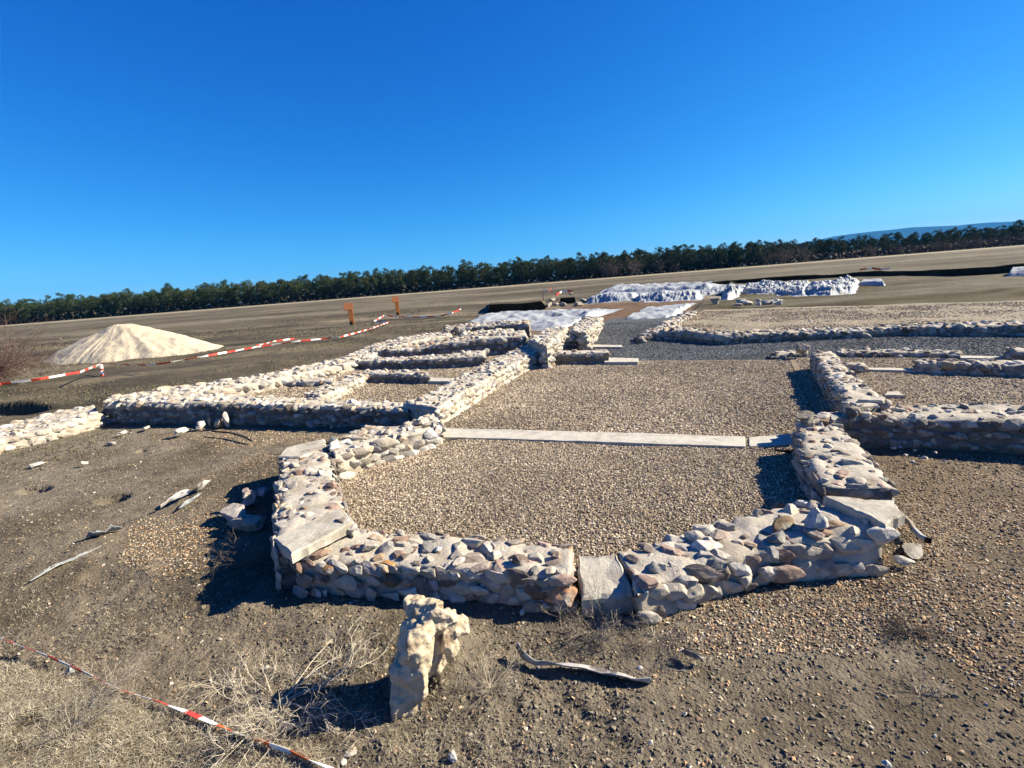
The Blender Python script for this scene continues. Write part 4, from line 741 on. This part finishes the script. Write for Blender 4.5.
VV=[];FF=[];off=0
for x,y,sc,k in stuff:
    a=rng.uniform(0,6.28); c,s=math.cos(a),math.sin(a)
    q4=PROT[k][2].reshape(-1,4,3)[::3]; q4=q4.mean(1)[:,None]+(q4-q4.mean(1)[:,None])*1.7; v=q4.reshape(-1,3)*sc; v=np.c_[v[:,0]*c-v[:,1]*s+x,v[:,0]*s+v[:,1]*c+y,v[:,2]-.1]; f=np.arange(len(v)).reshape(-1,4); VV.append(v);FF.append(f+off);off+=len(v)
tag(mesh_np('pine_forest',np.vstack(VV),np.vstack(FF),M['needles']),'deep dark pine forest massed behind the front trees','forest',kind='stuff')
# understorey
n=14000; x=rng.uniform(-350,350,n); y=YF-5+rng.uniform(0,26,n); hz=np.where(x>150,4.6,4.4)*rng.random(n)**.8; v=[];R=rotm(rng.uniform(0,6.28,n),rng.normal(0,.8,n),rng.normal(0,.8,n)); 
sqv=np.array([(-1,0,-1),(1,0,-.8),(.8,0,1),(-.9,0,.7)]); v,f=scatter(np.c_[x,y,hz],rng.uniform(.3,.9,n),R,[sqv],np.array([(0,1,2,3)]),np.ones((n,3)))
cc=np.repeat(np.where((x>150)[:,None],np.array([[.15,.12,.085]]),np.array([[.05,.045,.03]]))*rng.uniform(.6,1.3,(n,1)),4,0)
tag(mesh_np('forest_scrub',v,f,M['grass'],col=cc),'brown scrub and undergrowth along the foot of the pines','scrub',kind='stuff')
for px0,n_ in ((608,4),(618,3),(640,2),(668,2),(772,5),(790,4),(855,3),(880,4),(905,4),(930,5),(955,5),(980,5),(1005,5)):
    for j in range(n_):
        px=px0+rng.normal(0,7); x=(px-512)/F*YF*1.02+rng.normal(0,1); y=YF-6+rng.normal(0,2); pxx,_=project(x,y,4)
        put('bare_tree',x,y,(.95 if px0<850 else .62)*rng.uniform(.85,1.2),BARE[rng.integers(0,3)],('branches','trunk'),'leafless grey brown tree in front of the pines '+section(pxx),'bare trees '+section(pxx))
# ------------------------------------------------------------------ mountains
def mountains():
    yb=11500.; pxs=[740,800,830,860,890,930,960,985,1024,1080,1160]; ys=[258,243,237.5,233.5,230,228.7,226,226,219,214,216]
    tops=[D(a,b,yb) for a,b in zip(pxs,ys)]; X=[t[0] for t in tops]; Z=[t[2] for t in tops]; Z[0]=5
    n=240; m=24; x=np.linspace(X[0],X[-1],n); z=np.interp(x,X,Z); z=z+14*fbm(np.c_[x,x*0],900,4,3)*sm(X[0],X[0]+1500,x); V=[]
    for j in range(m):
        k=j/(m-1); prof=np.sin(np.pi*k)**.8 if k<=.5 else np.sin(np.pi*k); yy=yb-2600+5200*k; pp=np.c_[x,np.full(n,yy)]; zz=z*prof*(1+.12*fbm(pp,1200,4,9)*(1-prof)*2)-20*(1-prof); V.append(np.c_[x,pp[:,1],zz])
    V=np.stack(V,1).reshape(-1,3); o=mesh_np('mountains',V,grid_faces(n,m)[:,::-1],M['mountain'],smooth=True); tag(o,kind='structure')
mountains()
# ------------------------------------------------------------------ haze
HAZE=True
if HAZE:
    x0,x1,y0,y1,z0,z1=-16000,19500,-15000,15500,-30,900
    v=[(x,y,z) for x in (x0,x1) for y in (y0,y1) for z in (z0,z1)]; f=[(0,1,3,2),(4,6,7,5),(0,4,5,1),(2,3,7,6),(0,2,6,4),(1,5,7,3)]
    hm=bpy.data.materials.new('haze_air'); hm.use_nodes=True; nt_=hm.node_tree; nt_.nodes.clear(); ou=nt_.nodes.new('ShaderNodeOutputMaterial'); pv=nt_.nodes.new('ShaderNodeVolumePrincipled')
    pv.inputs['Density'].default_value=3.6e-5; pv.inputs['Color'].default_value=(.03,.36,.88,1); nt_.links.new(pv.outputs[0],ou.inputs['Volume'])
    o=mesh_np('haze',v,f,hm); tag(o,'thin blue air between the camera and the mountains','haze',kind='stuff')
# ------------------------------------------------------------------ light, sky, camera
SUN_AZ=math.radians(82); SUN_EL=math.radians(31)
w=bpy.data.worlds.new('World'); S.world=w; w.use_nodes=True; nt_=w.node_tree; bg=nt_.nodes['Background']; sky=nt_.nodes.new('ShaderNodeTexSky'); sky.sky_type='NISHITA'; sky.sun_disc=False
sky.sun_elevation=SUN_EL; sky.sun_rotation=SUN_AZ; sky.air_density=1.0; sky.dust_density=.2; sky.ozone_density=3.0; sky.altitude=900
K=.1516; K0=.082
sep=nt_.nodes.new('ShaderNodeSeparateColor'); com=nt_.nodes.new('ShaderNodeCombineColor'); nt_.links.new(sky.outputs[0],sep.inputs[0])
def mth(op,a,b):
    m_=nt_.nodes.new('ShaderNodeMath'); m_.operation=op; nt_.links.new(a,m_.inputs[0]); m_.inputs[1].default_value=b; return m_.outputs[0]
for ch,(pw,gn) in enumerate(((2.0,1.35),(1.2,1.36),(.75,1.58))):       # deep clear winter blue
    nt_.links.new(mth('MULTIPLY',mth('POWER',mth('MULTIPLY',sep.outputs[ch],K0),pw),gn/K),com.inputs[ch])
nt_.links.new(com.outputs[0],bg.inputs[0]); bg.inputs[1].default_value=.05
l=bpy.data.lights.new('sun','SUN'); l.energy=5; l.angle=math.radians(.5); l.color=(1,.90,.70); lo=bpy.data.objects.new('sun',l); COL.objects.link(lo)
from mathutils import Vector, Matrix
sd=Vector((math.sin(SUN_AZ)*math.cos(SUN_EL),math.cos(SUN_AZ)*math.cos(SUN_EL),math.sin(SUN_EL))); lo.rotation_euler=sd.to_track_quat('Z','Y').to_euler()
cam=bpy.data.cameras.new('camera'); cam.sensor_width=36; cam.lens=F*36/1024; cam.clip_start=.05; cam.clip_end=60000; co=bpy.data.objects.new('camera',cam); COL.objects.link(co)
B=-FW; co.matrix_world=Matrix(((CX[0],CY[0],B[0],0),(CX[1],CY[1],B[1],0),(CX[2],CY[2],B[2],H),(0,0,0,1))); S.camera=co
S.render.engine='CYCLES'; S.view_settings.view_transform='Standard'; S.view_settings.look='None'; S.view_settings.exposure=1.6; S.view_settings.gamma=1
S.render.resolution_x=1024; S.render.resolution_y=768
